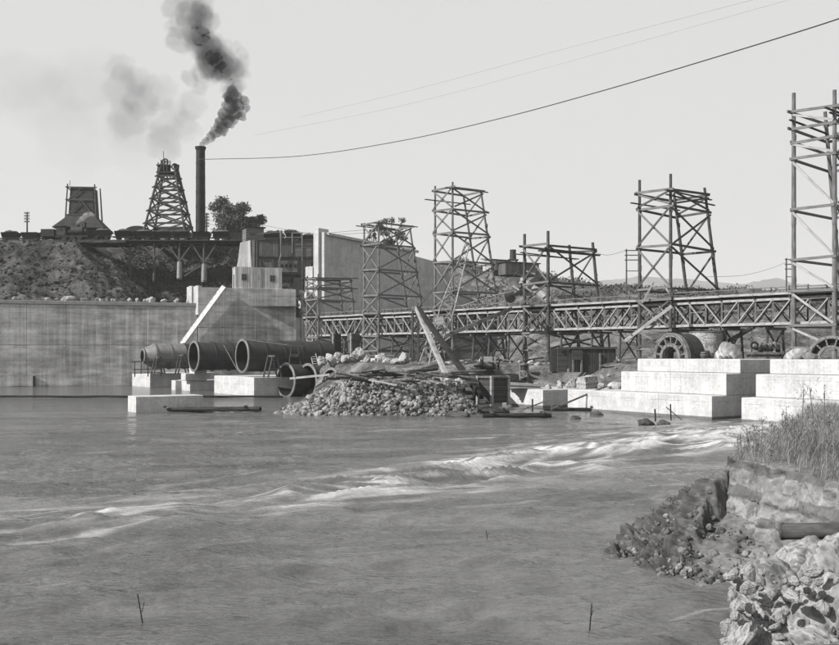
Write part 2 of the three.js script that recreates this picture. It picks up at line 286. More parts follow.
// hillside to the right of the dam, cut away behind the footbridge
const hillTop = poly([[-5, 24.4], [10, 24.2], [22, 20.6], [34, 17.4], [50, 15.6], [70, 15.2], [120, 16]]);
const hillFoot = poly([[-5, 168], [12, 160], [24, 140], [40, 128], [70, 122], [120, 120]]);
function hillY(x, D) {
  const t = hillTop(x), f = hillFoot(x), k = sm(f, f + 46, D);
  return 2.8 + (t - 2.8) * k + (fbm(x * 0.12, D * 0.12, 5) - 0.5) * 2.6 * sm(0, 0.2, k) + (fbm(x * 0.8, D * 0.8, 3) - 0.5) * 0.7 * sm(0.02, 0.15, k);
}
struct('upper_yard', field(-125, 12, 137, 178, 420, 242, (x, D) => Math.min(D < 179.5 ? 3 : x < -20 && D < 199 ? 14 : YARD2 - 0.03, x > -10 ? lerp(YARD2, hillY(Math.max(x, -5), D) - 0.6, sm(-10, -5, x)) : 99), 1), M.earth);
const hillMesh = struct('hillside', field(-5, 150, 320, 118, 330, 300, hillY, 1), M.slope);
function scatterLeaves(n, x0, x1, d0, d1, ok, s0, s1, rise, fn) {
  const pos = [], idx = []; let v = 0;
  for (let i = 0; i < n; i++) {
    const x = rr(x0, x1), D = rr(d0, d1), y = fn(x, D); if (!ok(x, D, y)) continue;
    const c = V(x, y + rr(0, rise) * vn(x * 0.7, D * 0.7), -D), s = rr(s0, s1), a = V(rr(-1, 1), rr(-1, 1), rr(-1, 1)).normalize().multiplyScalar(s), b = V(rr(-1, 1), rr(-1, 1), rr(-1, 1)).normalize().multiplyScalar(s);
    pos.push(...c.clone().sub(a).toArray(), ...c.clone().add(b).toArray(), ...c.clone().add(a).toArray(), ...c.clone().sub(b).toArray()); idx.push(v, v + 1, v + 2, v, v + 2, v + 3); v += 4;
  }
  const g = new THREE.BufferGeometry(); g.setAttribute('position', new THREE.Float32BufferAttribute(pos, 3)); g.setIndex(idx); g.computeVertexNormals(); return g;
}
{
  const o = struct('hill_scrub', scatterLeaves(60000, 8, 110, 130, 215, (x, D) => { const k = (D - hillFoot(x)) / 46; return k > 0.45 && fbm(x * 0.25, D * 0.25, 3) > lerp(0.66, 0.42, sm(0.45, 0.95, k)); }, 0.1, 0.3, 1.3, hillY), mat(0.07, { side: THREE.DoubleSide })); tag(o, 'low dark scrub over the upper hillside beyond the bridge', 'scrub', null, 'stuff');
  const list = []; for (let i = 0; i < 900; i++) { const x = rr(4, 90), D = rr(125, 200); list.push([x, hillY(x, D), -D, 0.1 + 0.3 * Math.pow(rnd(), 3)]); } mergedRocks(list, 'slope_stones', M.rockB, hillMesh);
}

// hazy hills at the horizon
for (const [name, D, pts, a] of [
  ['far_hills', 3400, [[-500, 292], [480, 300], [540, 296], [566, 290], [600, 283], [640, 278], [680, 280], [705, 283], [735, 286], [760, 282], [776, 279], [792, 284], [830, 288], [1400, 286]], 20],
  ['near_hills', 1300, [[-300, 345], [500, 330], [560, 300], [620, 292], [660, 294], [700, 298], [760, 303], [840, 306], [1300, 300]], 6]]) {
  const top = poly(pts.map(([px, py]) => [(px - CX) / F * D, EYE - (py - HY) / F * D]));
  struct(name, field((pts[0][0] - CX) / F * D, (pts[pts.length - 1][0] - CX) / F * D, 500, D * 0.72, D * 1.25, 60, (x, d) => { const t = 1 - Math.abs(d - D) / (0.28 * D); return -2 + (top(x * D / Math.max(d, 1)) + 2) * sm(0, 1, t) + (fbm(x / D * 60, d / D * 60, 5) - 0.5) * a * clamp(t * 2) + (vn(x / D * 420, d / D * 200) - 0.3) * a * 0.45 * clamp(t * 2); }, 0.02), M.hill);
}

// the working level behind the piers
const frontD = poly([[-40, 300], [-16, 300], [-13.5, 114], [-11, 96], [-4, 84], [5, 82], [8, 86], [14, 84], [22, 76], [30, 66], [60, 40]]);
function workY(x, D) {
  const k = sm(frontD(x), frontD(x) + 9, D);
  return lerp(-1.4, 3.55, k) + (fbm(x * 0.5, D * 0.5, 4) - 0.5) * 0.9 * k;
}
struct('work_ground', field(-17, 75, 230, 62, 175, 280, workY, 1), M.earthPale);

// the near bank: a crumbling crag runs out to the point, a cut clay face stands behind a rubble slope
const footLine = [[4.2, 21.5], [4.55, 20.0], [5.45, 18.85], [6.2, 18.25], [6.35, 17.4], [6.1, 16.4], [5.7, 15.6], [5.35, 14.8], [5.1, 13.6], [4.8, 12], [4.5, 9]], backLine = [[4.2, 21.5], [4.9, 23.0], [6.4, 25.6], [8.6, 30], [11.5, 36], [16, 44], [30, 50]];
function lineSd(line, x, D) {                            // distance to a polyline, positive to its left hand going up the list
  let best = 1e9, s = 1;
  for (let i = 1; i < line.length; i++) { const [ax, ad] = line[i - 1], [bx, bd] = line[i], ux = bx - ax, ud = bd - ad, t = clamp(((x - ax) * ux + (D - ad) * ud) / (ux * ux + ud * ud)), ex = x - ax - ux * t, ed = D - ad - ud * t, q = Math.hypot(ex, ed); if (q < best - 1e-6) { best = q; s = ux * ed - ud * ex > 0 ? 1 : -1; } }
  return best * s;
}
const cliffX = (D) => poly([[9, 10.4], [13, 9.2], [16, 8.2], [18, 7.55], [19.5, 7.1], [20.7, 6.85], [21.4, 6.75]])(D);
function bankY(x, D) {
  const f = lineSd(footLine, x, D), b = -lineSd(backLine, x, D), wob = (fbm(x * 1.1, D * 1.1, 4) - 0.5);
  const plateau = 2.2 + 0.012 * (D - 22) + (fbm(x * 0.4, D * 0.4, 3) - 0.5) * 0.2;
  // crag: left of the cleft line
  const cl = lineSd([[4.6, 18.5], [5.3, 19.35], [6.0, 20.25], [6.95, 21.2], [9, 23.5]], x, D) + wob * 0.5;   // positive in the crag
  const ridge = 0.82 * (x - 4.2) + wob * 0.35, t = clamp(f / 2.5);
  const crag = Math.min(plateau, Math.max(-0.6, f < 0 ? f : ridge * Math.pow(t, 0.75) + 0.1 * t));
  const rub = f < 0 ? f : Math.min(D < 17.2 ? 0.75 : 1.05, 0.44 * f + wob * 0.16 * sm(0, 0.6, f));
  const k = sm(-0.12, 0.14, cl), face = (x - cliffX(D)) + 0.22 * (fbm(D * 1.6, 3, 3) - 0.5) + 0.1 * (fbm(D * 6, 9, 2) - 0.5);
  let h = lerp(rub, Math.max(rub, crag), k);
  const back = b < 0 ? b : b * 0.75 + wob * 0.3 * sm(0, 1, b);
  h = lerp(h, Math.max(h, plateau), sm(0, 0.3, face) * (D > 21 ? sm(21.6, 21, D) : 1));
  if (D > 20.9 && x > 6.9) h = Math.max(h, lerp(h, plateau, sm(6.9, 7.4, x)));
  return Math.max(Math.min(h, back), -1.5);
}
function bankField() {
  const g = field(3.2, 17, 420, 9.4, 44, 950, bankY, 1), p = g.attributes.position, n = g.attributes.normal, rg = (x, y, z) => 1 - 2 * Math.abs(n3(x, y, z)), col = [];
  for (let i = 0; i < p.count; i++) {
    const x = p.getX(i), y = p.getY(i), z = p.getZ(i), D = -z; let tone = 1;
    if (y > -0.6) {
      const steep = sm(0.9, 0.55, n.getY(i)), crag = sm(0.1, 0.5, lineSd([[4.6, 18.5], [5.3, 19.35], [6.0, 20.25], [6.95, 21.2], [9, 23.5]], x, D)) * sm(7.2, 6.6, x), band = sm(-0.25, 0.1, y), top = sm(2.0, 2.12, y);
      let k = 0.12 * n3(x * 1.6, y * 0.8, z * 1.6) + crag * (0.3 * (rg(x * 1.7 + y, y * 1.2, z * 1.7) - 0.55) + 0.2 * (rg(x * 4, y * 3, z * 4) - 0.55) + 0.1 * (rg(x * 9, y * 7, z * 9) - 0.55));
      k += 0.05 * n3(x * 4.5, y * 1.3, z * 4.5) + 0.03 * n3(x * 11, y * 8, z * 11) + 0.016 * n3(x * 26, y * 22, z * 26);
      k *= band * lerp(1, 0.4, top);
      p.setXYZ(i, x + n.getX(i) * k, y + n.getY(i) * k, z + n.getZ(i) * k);
      if (crag > 0.3 && y > 0) tone = fbm(x * 5, D * 5 + y * 3, 4) > 0.56 ? 0.95 : 0.62;      // dark crumbling soil with paler lumps
    }
    col.push(tone, tone, tone);
  }
  g.setAttribute('color', new THREE.Float32BufferAttribute(col, 3)); g.computeVertexNormals(); return g;
}
const bankClay = M.clay.clone(); bankClay.vertexColors = true;
const bank = struct('river_bank', bankField(), bankClay);
{ // the cut face itself, meshed upright: courses of soil, flutes and ledges
  const nu = 420, nv = 90, pos = [], uv = [], col = [], idx = [];
  for (let j = 0; j <= nv; j++) for (let i = 0; i <= nu; i++) {
    const D = lerp(21.35, 9.6, i / nu), v = j / nv, cx = cliffX(D) + 0.22 * (0.5 - fbm(D * 1.6, 3, 3)) + 0.1 * (0.5 - fbm(D * 6, 9, 2));
    const topY = 2.2 + 0.012 * (D - 22) + (fbm((cx + 0.4) * 0.4, D * 0.4, 3) - 0.5) * 0.2 + 0.03, y = lerp(0.3, topY, v);
    const ly = y + 0.2 * (fbm(D * 1.1, 5, 4) - 0.5);
    let k = 0.2 * (fbm(D * 2.2, y * 1.7 + 30, 4) - 0.5) + 0.13 * (fbm(D * 7, y * 4.2 + 11, 4) - 0.5) + 0.05 * (fbm(D * 22, y * 17, 3) - 0.5);
    k -= 0.07 * sm(0.6, 0.74, fbm(D * 5 + 3, y * 0.9, 3)) + 0.05 * sm(0.1, 0, Math.abs(ly - 1.36)) + 0.045 * sm(0.08, 0, Math.abs(ly - 0.95));
    k *= 1 - 0.6 * sm(0.93, 1, v);
    pos.push(cx - 0.1 + 0.3 * v * v * 0.9 - k, y + 0.05 * (vn(D * 9, y * 9) - 0.5), -D + 0.25 * k); uv.push(D, y);
    const q = ly + 0.06 * (fbm(D * 8, y * 8 + 60, 3) - 0.5), w = fbm(D * 1.5, y * 1.1 + 40, 4);
    const t = q > 2.0 ? 0.6 : q > 1.42 && q < 1.66 && w > 0.42 ? 0.6 : q > 1.0 && q < 1.16 && w > 0.5 ? 0.68 : w > 0.6 ? 0.88 : 1.08;
    col.push(t, t, t);
  }
  for (let j = 0; j < nv; j++) for (let i = 0; i < nu; i++) { const a = j * (nu + 1) + i, b = a + 1, c = a + nu + 1, d = c + 1; idx.push(a, b, c, b, d, c); }
  const g = new THREE.BufferGeometry(); g.setAttribute('position', new THREE.Float32BufferAttribute(pos, 3)); g.setAttribute('uv', new THREE.Float32BufferAttribute(uv, 2)); g.setAttribute('color', new THREE.Float32BufferAttribute(col, 3)); g.setIndex(idx); g.computeVertexNormals();
  part(bank, 'cut_face', g, bankClay);
}
// ballast of the upper track
struct('track_bed', field(-115, -52, 160, 167.2, 174.8, 16, (x, D) => 24.3 + 0.75 * sm(3.6, 1.9, Math.abs(D - 171)) + (fbm(x * 1.5, D * 1.5, 3) - 0.5) * 0.25, 1), M.earthDark);
seed = 2077;
// ------------------------------------------------------------------ concrete works
const R = (d) => d * Math.PI / 180;
const dir = (deg, t) => V(Math.cos(R(deg)) * t, 0, -Math.sin(R(deg)) * t);   // to the right and away
const side = (deg, t) => V(Math.sin(R(deg)) * t, 0, Math.cos(R(deg)) * t);   // towards the camera from a wall that runs along dir()

// long retaining wall, cast in bays and two lifts, with a coping
const WA = 18, W0 = V(-56.8, 0, -135);
{
  const w = thing('retaining_wall', 'long stained concrete retaining wall rising from the still basin at left', 'wall', W0, R(WA));
  const bays = [-17, -11, -5.4, 0.9, 6.2, 11.7, 17.3, 24.7];
  for (let i = 0; i < bays.length - 1; i++) {
    const L = bays[i + 1] - bays[i] - 0.03;
    part(w, 'wall_panel', block(L, -1.6, 5.9, 3.2, bays[i]), M.wall);
    part(w, 'wall_panel', block(L, 5.92, 11.75, 3.2, bays[i], rr(0, 0.025)), M.wall);
    part(w, 'coping_slab', block(L, 11.77, 12.3, 3.5, bays[i], -0.12), M.mid);
  }
  for (let i = 0; i < 44; i++) { const t = rr(-9, 23.5); stone(w, 'loose_rock', W0.clone(), rr(0.16, 0.5) * (rnd() < 0.15 ? 1.7 : 1), rnd() < 0.75 ? M.rockWhite : M.rockA, rnd() < 0.4 ? BOULDERS : ROCKS).position.set(t, 12.6, -rr(0.6, 2.4)); }
  const post = part(w, 'gauge_board', cbox(0.35, 1.6, 0.2), M.woodBlack, V(1.9, 0.7, 0.15));
}
// the higher wing with a lit return on its left
const G0 = W0.clone().add(dir(WA, 24.8)).add(side(WA, 0.6));
{
  const w = thing('wing_wall', 'higher concrete wing wall below the white shed, grey front and bright narrow left end', 'wall', G0, R(WA));
  const bays = [0, 3.9, 8.7, 14.7];
  for (let i = 0; i < 3; i++) { part(w, 'wall_panel', block(bays[i + 1] - bays[i] - 0.03, -1.6, 8.6, 5, bays[i]), M.wall); part(w, 'wall_panel', block(bays[i + 1] - bays[i] - 0.03, 8.62, 14.65, 5, bays[i], 0.02), M.wall); }
  for (let k = 0; k < 4; k++) { const o = part(w, 'end_wall', block(0.62, 10.5, 14.9 - (k % 2) * 0.12, 0.8, -0.66 * (k + 1), (k % 2) * 0.22), M.pale); o.rotation.y = R(-50); o.position.set(-0.05, 0, -0.15); }
}
{ // the pale plank chute leaning down the wing
  const a = at(224, 286.5, 142.6), b = at(182, 344, 140.8), c = thing('plank_chute', 'pale wooden plank chute slanting down the wing wall to the pipes', 'chute', b);
  bar(c, 'chute_board', a, b, 0.16, 0.85, M.woodFresh).rotateZ(0.75); bar(c, 'chute_side', a.clone().add(V(0.1, -0.3, 0.5)), b.clone().add(V(0.1, -0.3, 0.5)), 0.1, 0.3, M.woodFresh).rotateZ(0.75);
}
// plinths that carry the steel pipes
const BA = 33;
function plinth(name, label, px, D, y1, lenU, lenV, mats, cat = 'plinth', grp) {
  const p = atY(px, 0, D), g = thing(name, label, cat, p, R(BA), grp);
  const n = Math.max(1, Math.round(lenV / 6));
  for (let i = 0; i < n; i++) part(g, 'cast_block', block(lenU, -1.6, y1, lenV / n - 0.02, 0, i * lenV / n), mats);
  return g;
}
const PG = 'pipe plinths in the basin';
plinth('pipe_plinth', 'big pale concrete plinth under the foremost long pipe', 254, 103, 2.06, 9, 11.9, M.pale, 'plinth', PG);
plinth('pipe_plinth', 'low concrete plinth between the front plinth and the farthest one', 190, 118.7, 1.3, 9, 4.6, M.pale, 'plinth', PG);
plinth('pipe_plinth', 'concrete plinth farthest left under the pipe with the tapered end', 150, 131.5, 1.94, 10, 8.5, M.pale, 'plinth', PG);
plinth('water_wall', 'long low concrete wall standing in the water in front of the plinths', 136, 73.6, 1.27, 5.4, 2.2, M.pale, 'wall');
plinth('small_pier', 'slim white concrete pillar in the water between two plinths', 175.5, 121, 1.25, 0.9, 1.6, M.pale, 'pillar');
{ const p = thing('saddle_block', 'pale concrete saddle block under the mouth of the middle pipe', 'block', atY(203, 1.3, 119.4), R(BA)); part(p, 'saddle', block(1.6, 0, 1.6, 1.9, -1.2, -0.2), M.pale); part(p, 'saddle_step', block(1.1, 0, 0.9, 1.7, -2.31, -0.15), M.pale); }

// stepped piers of the power house on the right
function steppedPier(label, corner, lens, setb, tops, depth, grp = 'stepped concrete piers') {
  const g = thing('stepped_pier', label, 'pier', corner, R(BA), grp);
  let y0 = -1.6;
  tops.forEach((y, k) => {
    const [z0, z1] = lens[k], n = Math.max(1, Math.round((z1 - z0) / 5));
    for (let i = 0; i < n; i++) part(g, 'cast_tier', block(depth - setb[k], y0, y - 0.004, (z1 - z0) / n - 0.015, setb[k], z0 + i * (z1 - z0) / n), M.pale);
    y0 = y;
  });
  const [z0, z1] = lens[0]; part(g, 'wet_band', block(depth, -1.5, 0.2, z1 - z0, -0.005, z0 - 0.005, 0.004), M.wet);
  return g;
}
const C1 = atY(712, 0, 65.8);
steppedPier('white stepped concrete pier in three tiers below the steel ring', C1, [[0, 14.8], [0, 10.2], [0, 9.9]], [0, 1.5, 3.0], [1.66, 3.2, 4.2], 12);
steppedPier('white stepped concrete pier at right behind the weeds', C1.clone().add(side(BA, 2.46)), [[-16, 0], [-16, 0], [-16, 0]], [0, 1.5, 3.0], [1.66, 3.2, 4.2], 12);
steppedPier('white stepped pier end showing its dark side beside the moored timber raft', atY(543, 0, 80.5), [[0, 5.6]], [0], [1.55], 9);
{ // pier tops farther back in the row, seen over the rubble
  const row = [[350, 118, 2.4], [362, 116.5, 2.6], [380, 113, 2.2]];
  const lab = ['white concrete pier top over the rubble heap, nearest the pipes', 'white concrete pier top over the rubble heap, middle of three', 'white concrete pier top over the rubble heap, nearest the derrick'];
  row.forEach(([px, D, w], i) => { const g = thing('pier_top', lab[i], 'pier', atY(px, 3, D), R(BA), 'pier tops behind the rubble'); part(g, 'cast_tier', block(2.2, 0, 1.1, w, 0, 0), M.pale); part(g, 'cast_tier', block(1.7, 1.1, 1.5, w * 0.8, 0.4, 0.1), M.pale); });
}

// the dam: tall face, stepped bright left end
const DA = 55, D0 = atY(324, 0, 150);
{
  const g = thing('concrete_dam', 'tall grey concrete dam wall behind the timber towers, bright stepped left end', 'dam', D0, R(DA));
  const prof = [[0, 23.9], [25, 23.3], [25.01, 22.2], [34, 21.6], [40, 17.5], [47, 14], [54, 10], [62, 6]];
  const cuts = [0, 6.5, 13, 19, 25.005, 32, 40, 47, 54, 62];
  const topAt = poly(prof);
  for (let i = 0; i < cuts.length - 1; i++) {
    const a = cuts[i] + 0.015, b = cuts[i + 1] - 0.015;
    const s = new THREE.Shape(); s.moveTo(a, 0); s.lineTo(b, 0); s.lineTo(b, topAt(b)); s.lineTo(a, topAt(a)); s.closePath();
    const e = new THREE.ExtrudeGeometry(s, { depth: 2.2, bevelEnabled: true, bevelSize: 0.01, bevelThickness: 0.03, bevelSegments: 1 }); e.translate(0, 0, -2.2 - (i % 2) * 0.03);
    part(g, 'dam_bay', boxUv(e), M.dam);
  }
  part(g, 'coping', block(24.9, 23.45, 23.9, 0.4, 0.05, -0.4), M.dam).rotation.z = -0.024;
  part(g, 'end_buttress', block(2.5, 0, 24.6, 0.75, -0.5, 0.75), M.pale);
  part(g, 'end_buttress', block(3.0, 0, 18.6, 1.5, -0.2, 2.24), M.pale);
  part(g, 'end_buttress', block(1.6, 0, 9.5, 2.2, -1.7, 1.9), M.pale);
}
seed = 3077;
// ------------------------------------------------------------------ timber truss footbridge and its towers
const T0 = V(32.04, 0, -80), TV = V(-0.664, 0, -0.747), TU = V(0.747, 0, -0.664);   // along (leftwards, away) and across (right, away)
const tp = (s, u, y) => V(T0.x + TV.x * s + TU.x * u, y, T0.z + TV.z * s + TU.z * u);
const sAt = (px) => { const k = (px - CX) / F; return (32.04 - 80 * k) / (0.664 + 0.747 * k); };
{
  const b = thing('truss_bridge', 'long timber truss trestle bridge with plank deck and handrail crossing the site', 'bridge', tp(30, 1.5, 7.2));
  const S0 = -9, S1 = 72.5, n = 50, ds = (S1 - S0) / n, yb = 7.2, yt = 9.3;
  const spanMid = [0, 14, 29, 43.5, 57, 70];
  for (const [u, near] of [[0, true], [3, false]]) {
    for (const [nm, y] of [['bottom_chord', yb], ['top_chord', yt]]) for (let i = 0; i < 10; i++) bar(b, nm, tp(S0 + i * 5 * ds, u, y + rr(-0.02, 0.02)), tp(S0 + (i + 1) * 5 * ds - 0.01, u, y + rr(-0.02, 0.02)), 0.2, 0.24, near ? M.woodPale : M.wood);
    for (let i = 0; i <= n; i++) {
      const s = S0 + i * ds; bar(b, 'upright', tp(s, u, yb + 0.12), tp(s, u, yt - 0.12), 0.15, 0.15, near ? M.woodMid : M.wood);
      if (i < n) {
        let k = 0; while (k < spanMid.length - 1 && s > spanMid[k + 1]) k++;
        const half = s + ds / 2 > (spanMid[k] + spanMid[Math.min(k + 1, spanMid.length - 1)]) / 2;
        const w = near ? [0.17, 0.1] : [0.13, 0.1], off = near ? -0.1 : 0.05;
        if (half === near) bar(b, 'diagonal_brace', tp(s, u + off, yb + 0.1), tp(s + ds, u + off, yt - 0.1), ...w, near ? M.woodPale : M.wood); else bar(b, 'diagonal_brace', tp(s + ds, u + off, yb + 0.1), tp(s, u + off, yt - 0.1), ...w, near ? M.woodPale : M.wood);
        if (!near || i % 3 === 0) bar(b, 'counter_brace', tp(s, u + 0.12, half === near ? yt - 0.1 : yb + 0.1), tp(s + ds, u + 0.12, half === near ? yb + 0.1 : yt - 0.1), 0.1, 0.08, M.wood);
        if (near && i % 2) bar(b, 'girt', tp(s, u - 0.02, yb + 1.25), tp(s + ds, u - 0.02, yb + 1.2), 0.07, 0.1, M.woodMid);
      }
      if (i % 2 === 0) { bar(b, 'floor_beam', tp(s, -0.35, yt + 0.21), tp(s, 3.35, yt + 0.21), 0.2, 0.18, M.woodDark); bar(b, 'lower_tie', tp(s, -0.1, yb - 0.2), tp(s, 3.1, yb - 0.2), 0.15, 0.15, M.wood); }
      if (i % 1 === 0) { const q = rr(-0.04, 0.04); bar(b, 'rail_post', tp(s, -0.3, yt + 0.34), tp(s + q, -0.32, yt + 1.0 + rr(-0.06, 0.12)), 0.1, 0.1, M.woodDark); }
    }
  }
  for (let i = 0; i < 10; i++) for (const u of [0.1, 1.1, 1.9, 2.9]) bar(b, 'stringer', tp(S0 + i * 5 * ds, u, yt + 0.41 + rr(-0.01, 0.01)), tp(S0 + (i + 1) * 5 * ds - 0.02, u, yt + 0.41), 0.22, 0.2, M.woodDark);
  for (let i = 0; i < 25; i++) { bar(b, 'edge_board', tp(S0 + i * 2 * ds, -0.42, yt + 0.44 + rr(-0.02, 0.02)), tp(S0 + (i + 1) * 2 * ds - 0.03, -0.42, yt + 0.44 + rr(-0.02, 0.02)), 0.07, 0.2, M.woodPale); bar(b, 'handrail', tp(S0 + i * 2 * ds, -0.34, yt + 0.97 + rr(-0.02, 0.02)), tp(S0 + (i + 1) * 2 * ds - 0.01, -0.34, yt + 0.97 + rr(-0.02, 0.02)), 0.09, 0.08, M.woodMid); bar(b, 'handrail', tp(S0 + i * 2 * ds, 3.3, yt + 1.0), tp(S0 + (i + 1) * 2 * ds - 0.01, 3.3, yt + 1.0 + rr(-0.02, 0.02)), 0.09, 0.08, M.wood); }
  const planks = []; for (let s = S0; s < S1; s += 0.25) { const g = new THREE.BoxGeometry(3.7 + rr(-0.25, 0.25), 0.06, 0.22); const c = tp(s, 1.5, yt + 0.55 + rr(-0.01, 0.015)).sub(b.position); g.rotateY(Math.atan2(-TU.z, TU.x)); g.translate(c.x, c.y, c.z); planks.push(g); }
  part(b, 'deck_planks', mergeGeometries(planks), M.woodMid).userData.kind = 'stuff';
  // trestle bents under the deck, between the towers
  for (const s of [3, 7, 18.5, 22, 26, 33.5, 36.5, 39, 47, 50, 53.5, 60.5, 63.5, 66]) for (const u of [0.2, 2.8]) {
    pole(b, 'bent_post', tp(s, u + (u < 1 ? -0.4 : 0.5), 2.6), tp(s, u, yb - 0.28), 0.14, M.wood);
    if (u < 1) { bar(b, 'bent_brace', tp(s + 0.12, -0.2, 3.6), tp(s + 0.12, 3.0, 6.7), 0.08, 0.16, M.wood); bar(b, 'bent_brace', tp(s - 0.12, 3.2, 3.6), tp(s - 0.12, 0, 6.7), 0.08, 0.16, M.wood); bar(b, 'bent_cap', tp(s, -0.4, yb - 0.4), tp(s, 3.4, yb - 0.4), 0.2, 0.2, M.woodMid); }
  }
}
// a tower straddles the bridge: two upright legs on the near side, two raking legs on the far side
function tower(label, pxL, pxR, topL, topR, tTop, tDeck, levels, opt = {}) {
  const sL = sAt(pxL), sR = opt.sR ?? sAt(pxR), u0 = -0.55;
  const Y = (s, py) => EYE - (py - HY) / F * -tp(s, u0, 0).z;
  const yTop = Y((sL + sR) / 2, (topL + topR) / 2), deck = 9.5, foot = opt.foot ?? 2.9;
  const far = (y) => u0 + lerp(tDeck, tTop, (y - deck) / (yTop - deck));
  const g = thing('timber_tower', label, 'tower', tp((sL + sR) / 2, u0, foot), 0, 'timber towers along the bridge');
  const P = (k, y) => k === 0 ? tp(sL, u0, y) : k === 1 ? tp(sR, u0, y) : k === 2 ? tp(sR, far(y), y) : tp(sL, far(y), y);
  const m0 = opt.mat ?? M.woodMid, r = opt.r ?? 0.15;
  const tops = [Y(sL, topL), Y(sR, topR), Y(sR, topR) + (opt.far ?? -0.6), Y(sL, topL) + (opt.far ?? -0.6)];
  for (let k = 0; k < 4; k++) {
    const cut = lerp(foot, tops[k], 0.52);
    pole(g, 'leg', P(k, foot), P(k, cut), r * 1.12, m0); pole(g, 'leg', P(k, cut - 0.4), P(k, tops[k]), r, m0);
    for (let q = 0; q < 4; q++) { const y = lerp(foot + 1, tops[k] - 1, (q + rnd() * 0.5) / 4); const c = P(k, y); bar(g, 'splice_cleat', c.clone().add(V(0.13, -0.22, 0.1)), c.clone().add(V(0.13, 0.22, 0.1)), 0.14, 0.12, M.wood); }
  }
  const ys = levels.map((py) => Y((sL + sR) / 2, py)); const all = [...ys, deck + 0.3, 6.9, 5.0].filter((y, i, a) => !i || a[i - 1] - y > 0.9);
  const ext = (a, b, e1, e2) => { const d = b.clone().sub(a).normalize(); return [a.clone().addScaledVector(d, -e1), b.clone().addScaledVector(d, e2)]; };
  all.forEach((y, i) => {
    const under = y < deck - 1;
    for (const [a, b] of [[0, 1], [1, 2], [2, 3], [3, 0]]) {
      if (under && a === 2) continue;
      const off = a === 0 ? V(-TU.x, 0, -TU.z).multiplyScalar(0.2) : a === 2 ? TU.clone().multiplyScalar(0.2) : a === 1 ? TV.clone().multiplyScalar(-0.2) : TV.clone().multiplyScalar(0.2);
      const [p, q] = ext(P(a, y + rr(-0.12, 0.12)).add(off), P(b, y + rr(-0.12, 0.12)).add(off), rr(0.1, 0.35), rr(0.1, i < 2 ? 0.7 : 0.3));
      bar(g, 'cross_beam', p, q, 0.11, 0.22, a === 0 ? M.woodMid : m0);
      if (i < all.length - 1 && !(under && a !== 0 && a !== 1)) {
        const y2 = all[i + 1]; if (y - y2 < 1.1) continue;
        const cross = (deck < y && deck > y2 - 2 && a !== 0) ? false : true;
        if (a === 3) continue;
        if (opt.half && a === 0) { bar(g, 'diagonal_brace', P(a, y - 0.2).add(off), P(b, y2 + 0.2).add(off), 0.09, 0.19, M.woodPale); continue; }
        bar(g, 'diagonal_brace', P(a, y - 0.2).add(off), P(b, y2 + 0.2).add(off), 0.09, 0.18, a === 0 ? M.woodMid : m0);
        if (cross && (a === 1 || (a === 0 && !opt.single))) bar(g, 'diagonal_brace', P(b, y - 0.25).addScaledVector(off, 1.6), P(a, y2 + 0.2).addScaledVector(off, 1.6), 0.09, 0.18, m0);
      }
    }
  });
  // loose scaffold timbers at the head
  for (let q = 0; q < (opt.loose ?? 2); q++) { const y = ys[0] + rr(-1.2, 0.3), a = P(q % 2 ? 0 : 1, y).addScaledVector(TU, -0.35), b = P(q % 2 ? 3 : 2, y + rr(-0.3, 0.3)); const [p, e] = ext(a, b, rr(0.3, 1.4), rr(0.2, 1.6)); bar(g, 'scaffold_plank', p, e, 0.2, 0.1, M.woodDark); }
  return g;
}
tower('lowest and farthest timber tower, standing at the left end of the bridge', 310.5, 321.5, 276, 274, 5.5, 6.3, [279, 288, 300], { loose: 4, r: 0.15 });
tower('slender timber tower in front of the dam with treetops behind its head', 367.5, 382, 223, 221, 5.2, 7.6, [224, 245, 270, 296]);
tower('tall timber tower beside the lattice crane boom, raking right side', 438.5, 456, 186, 182, 4.6, 7.8, [189, 210, 233, 262, 292]);
tower('low broad timber tower with three projecting top beams above the dark formwork', 528, 551.5, 234, 231, 7.4, 8.6, [246, 253, 283], { loose: 5, r: 0.2, mat: M.wood });
tower('big dark timber tower of crossed poles standing on the stepped pier', 643, 674, 180, 174, 5.65, 8.4, [191, 208, 247, 289], { r: 0.17, foot: 4.15, mat: M.wood, loose: 3 });
tower('tallest timber tower, cut by the right edge of the view', 797, 826, 93, 90, 5.6, 8.8, [109, 126, 139, 157, 208, 259], { r: 0.2, foot: 4.15, sR: -3.2, half: true, loose: 3 });

// leaning timbers along the bridge
function lean(name, label, a, b, w, h, m, cat = 'timber') { const g = thing(name, label, cat, V(b.x, Math.min(a.y, b.y), b.z)); bar(g, 'beam', a, b, w, h, m); const d = b.clone().sub(a), p = a.clone().addScaledVector(d, 0.12), q = a.clone().addScaledVector(d, 0.9); bar(g, 'cleat', p.clone().add(V(0, h * 0.55, w * 0.3)), p.clone().addScaledVector(d, 0.03).add(V(0, h * 0.55, w * 0.3)), w * 1.2, 0.08, M.wood); return g; }
lean('leaning_log', 'long pale log slanting up from the rubble to the bridge deck left of centre', at(441, 338, 98), at(512, 308.5, 100), 0.42, 0.36, M.woodMid, 'log');
lean('leaning_timber', 'pale timber slanting across the bridge below the big dark tower', at(625, 341, 88), at(672, 306, 86.5), 0.3, 0.3, M.woodPale);
lean('leaning_plank', 'wide pale plank leaning inside the low broad tower above the deck', at(521, 280, 104), at(556, 304, 100), 0.3, 0.75, M.woodPale, 'plank');
lean('leaning_strut', 'thin pale strut standing askew on the deck left of the dark tower', at(654, 282, 90), at(642, 303, 90), 0.12, 0.16, M.woodPale, 'strut');
lean('leaning_brace', 'thin pale brace leaning on the near leg of the dark tower', at(663, 284, 90), at(675, 301, 89.5), 0.12, 0.16, M.woodPale, 'brace');
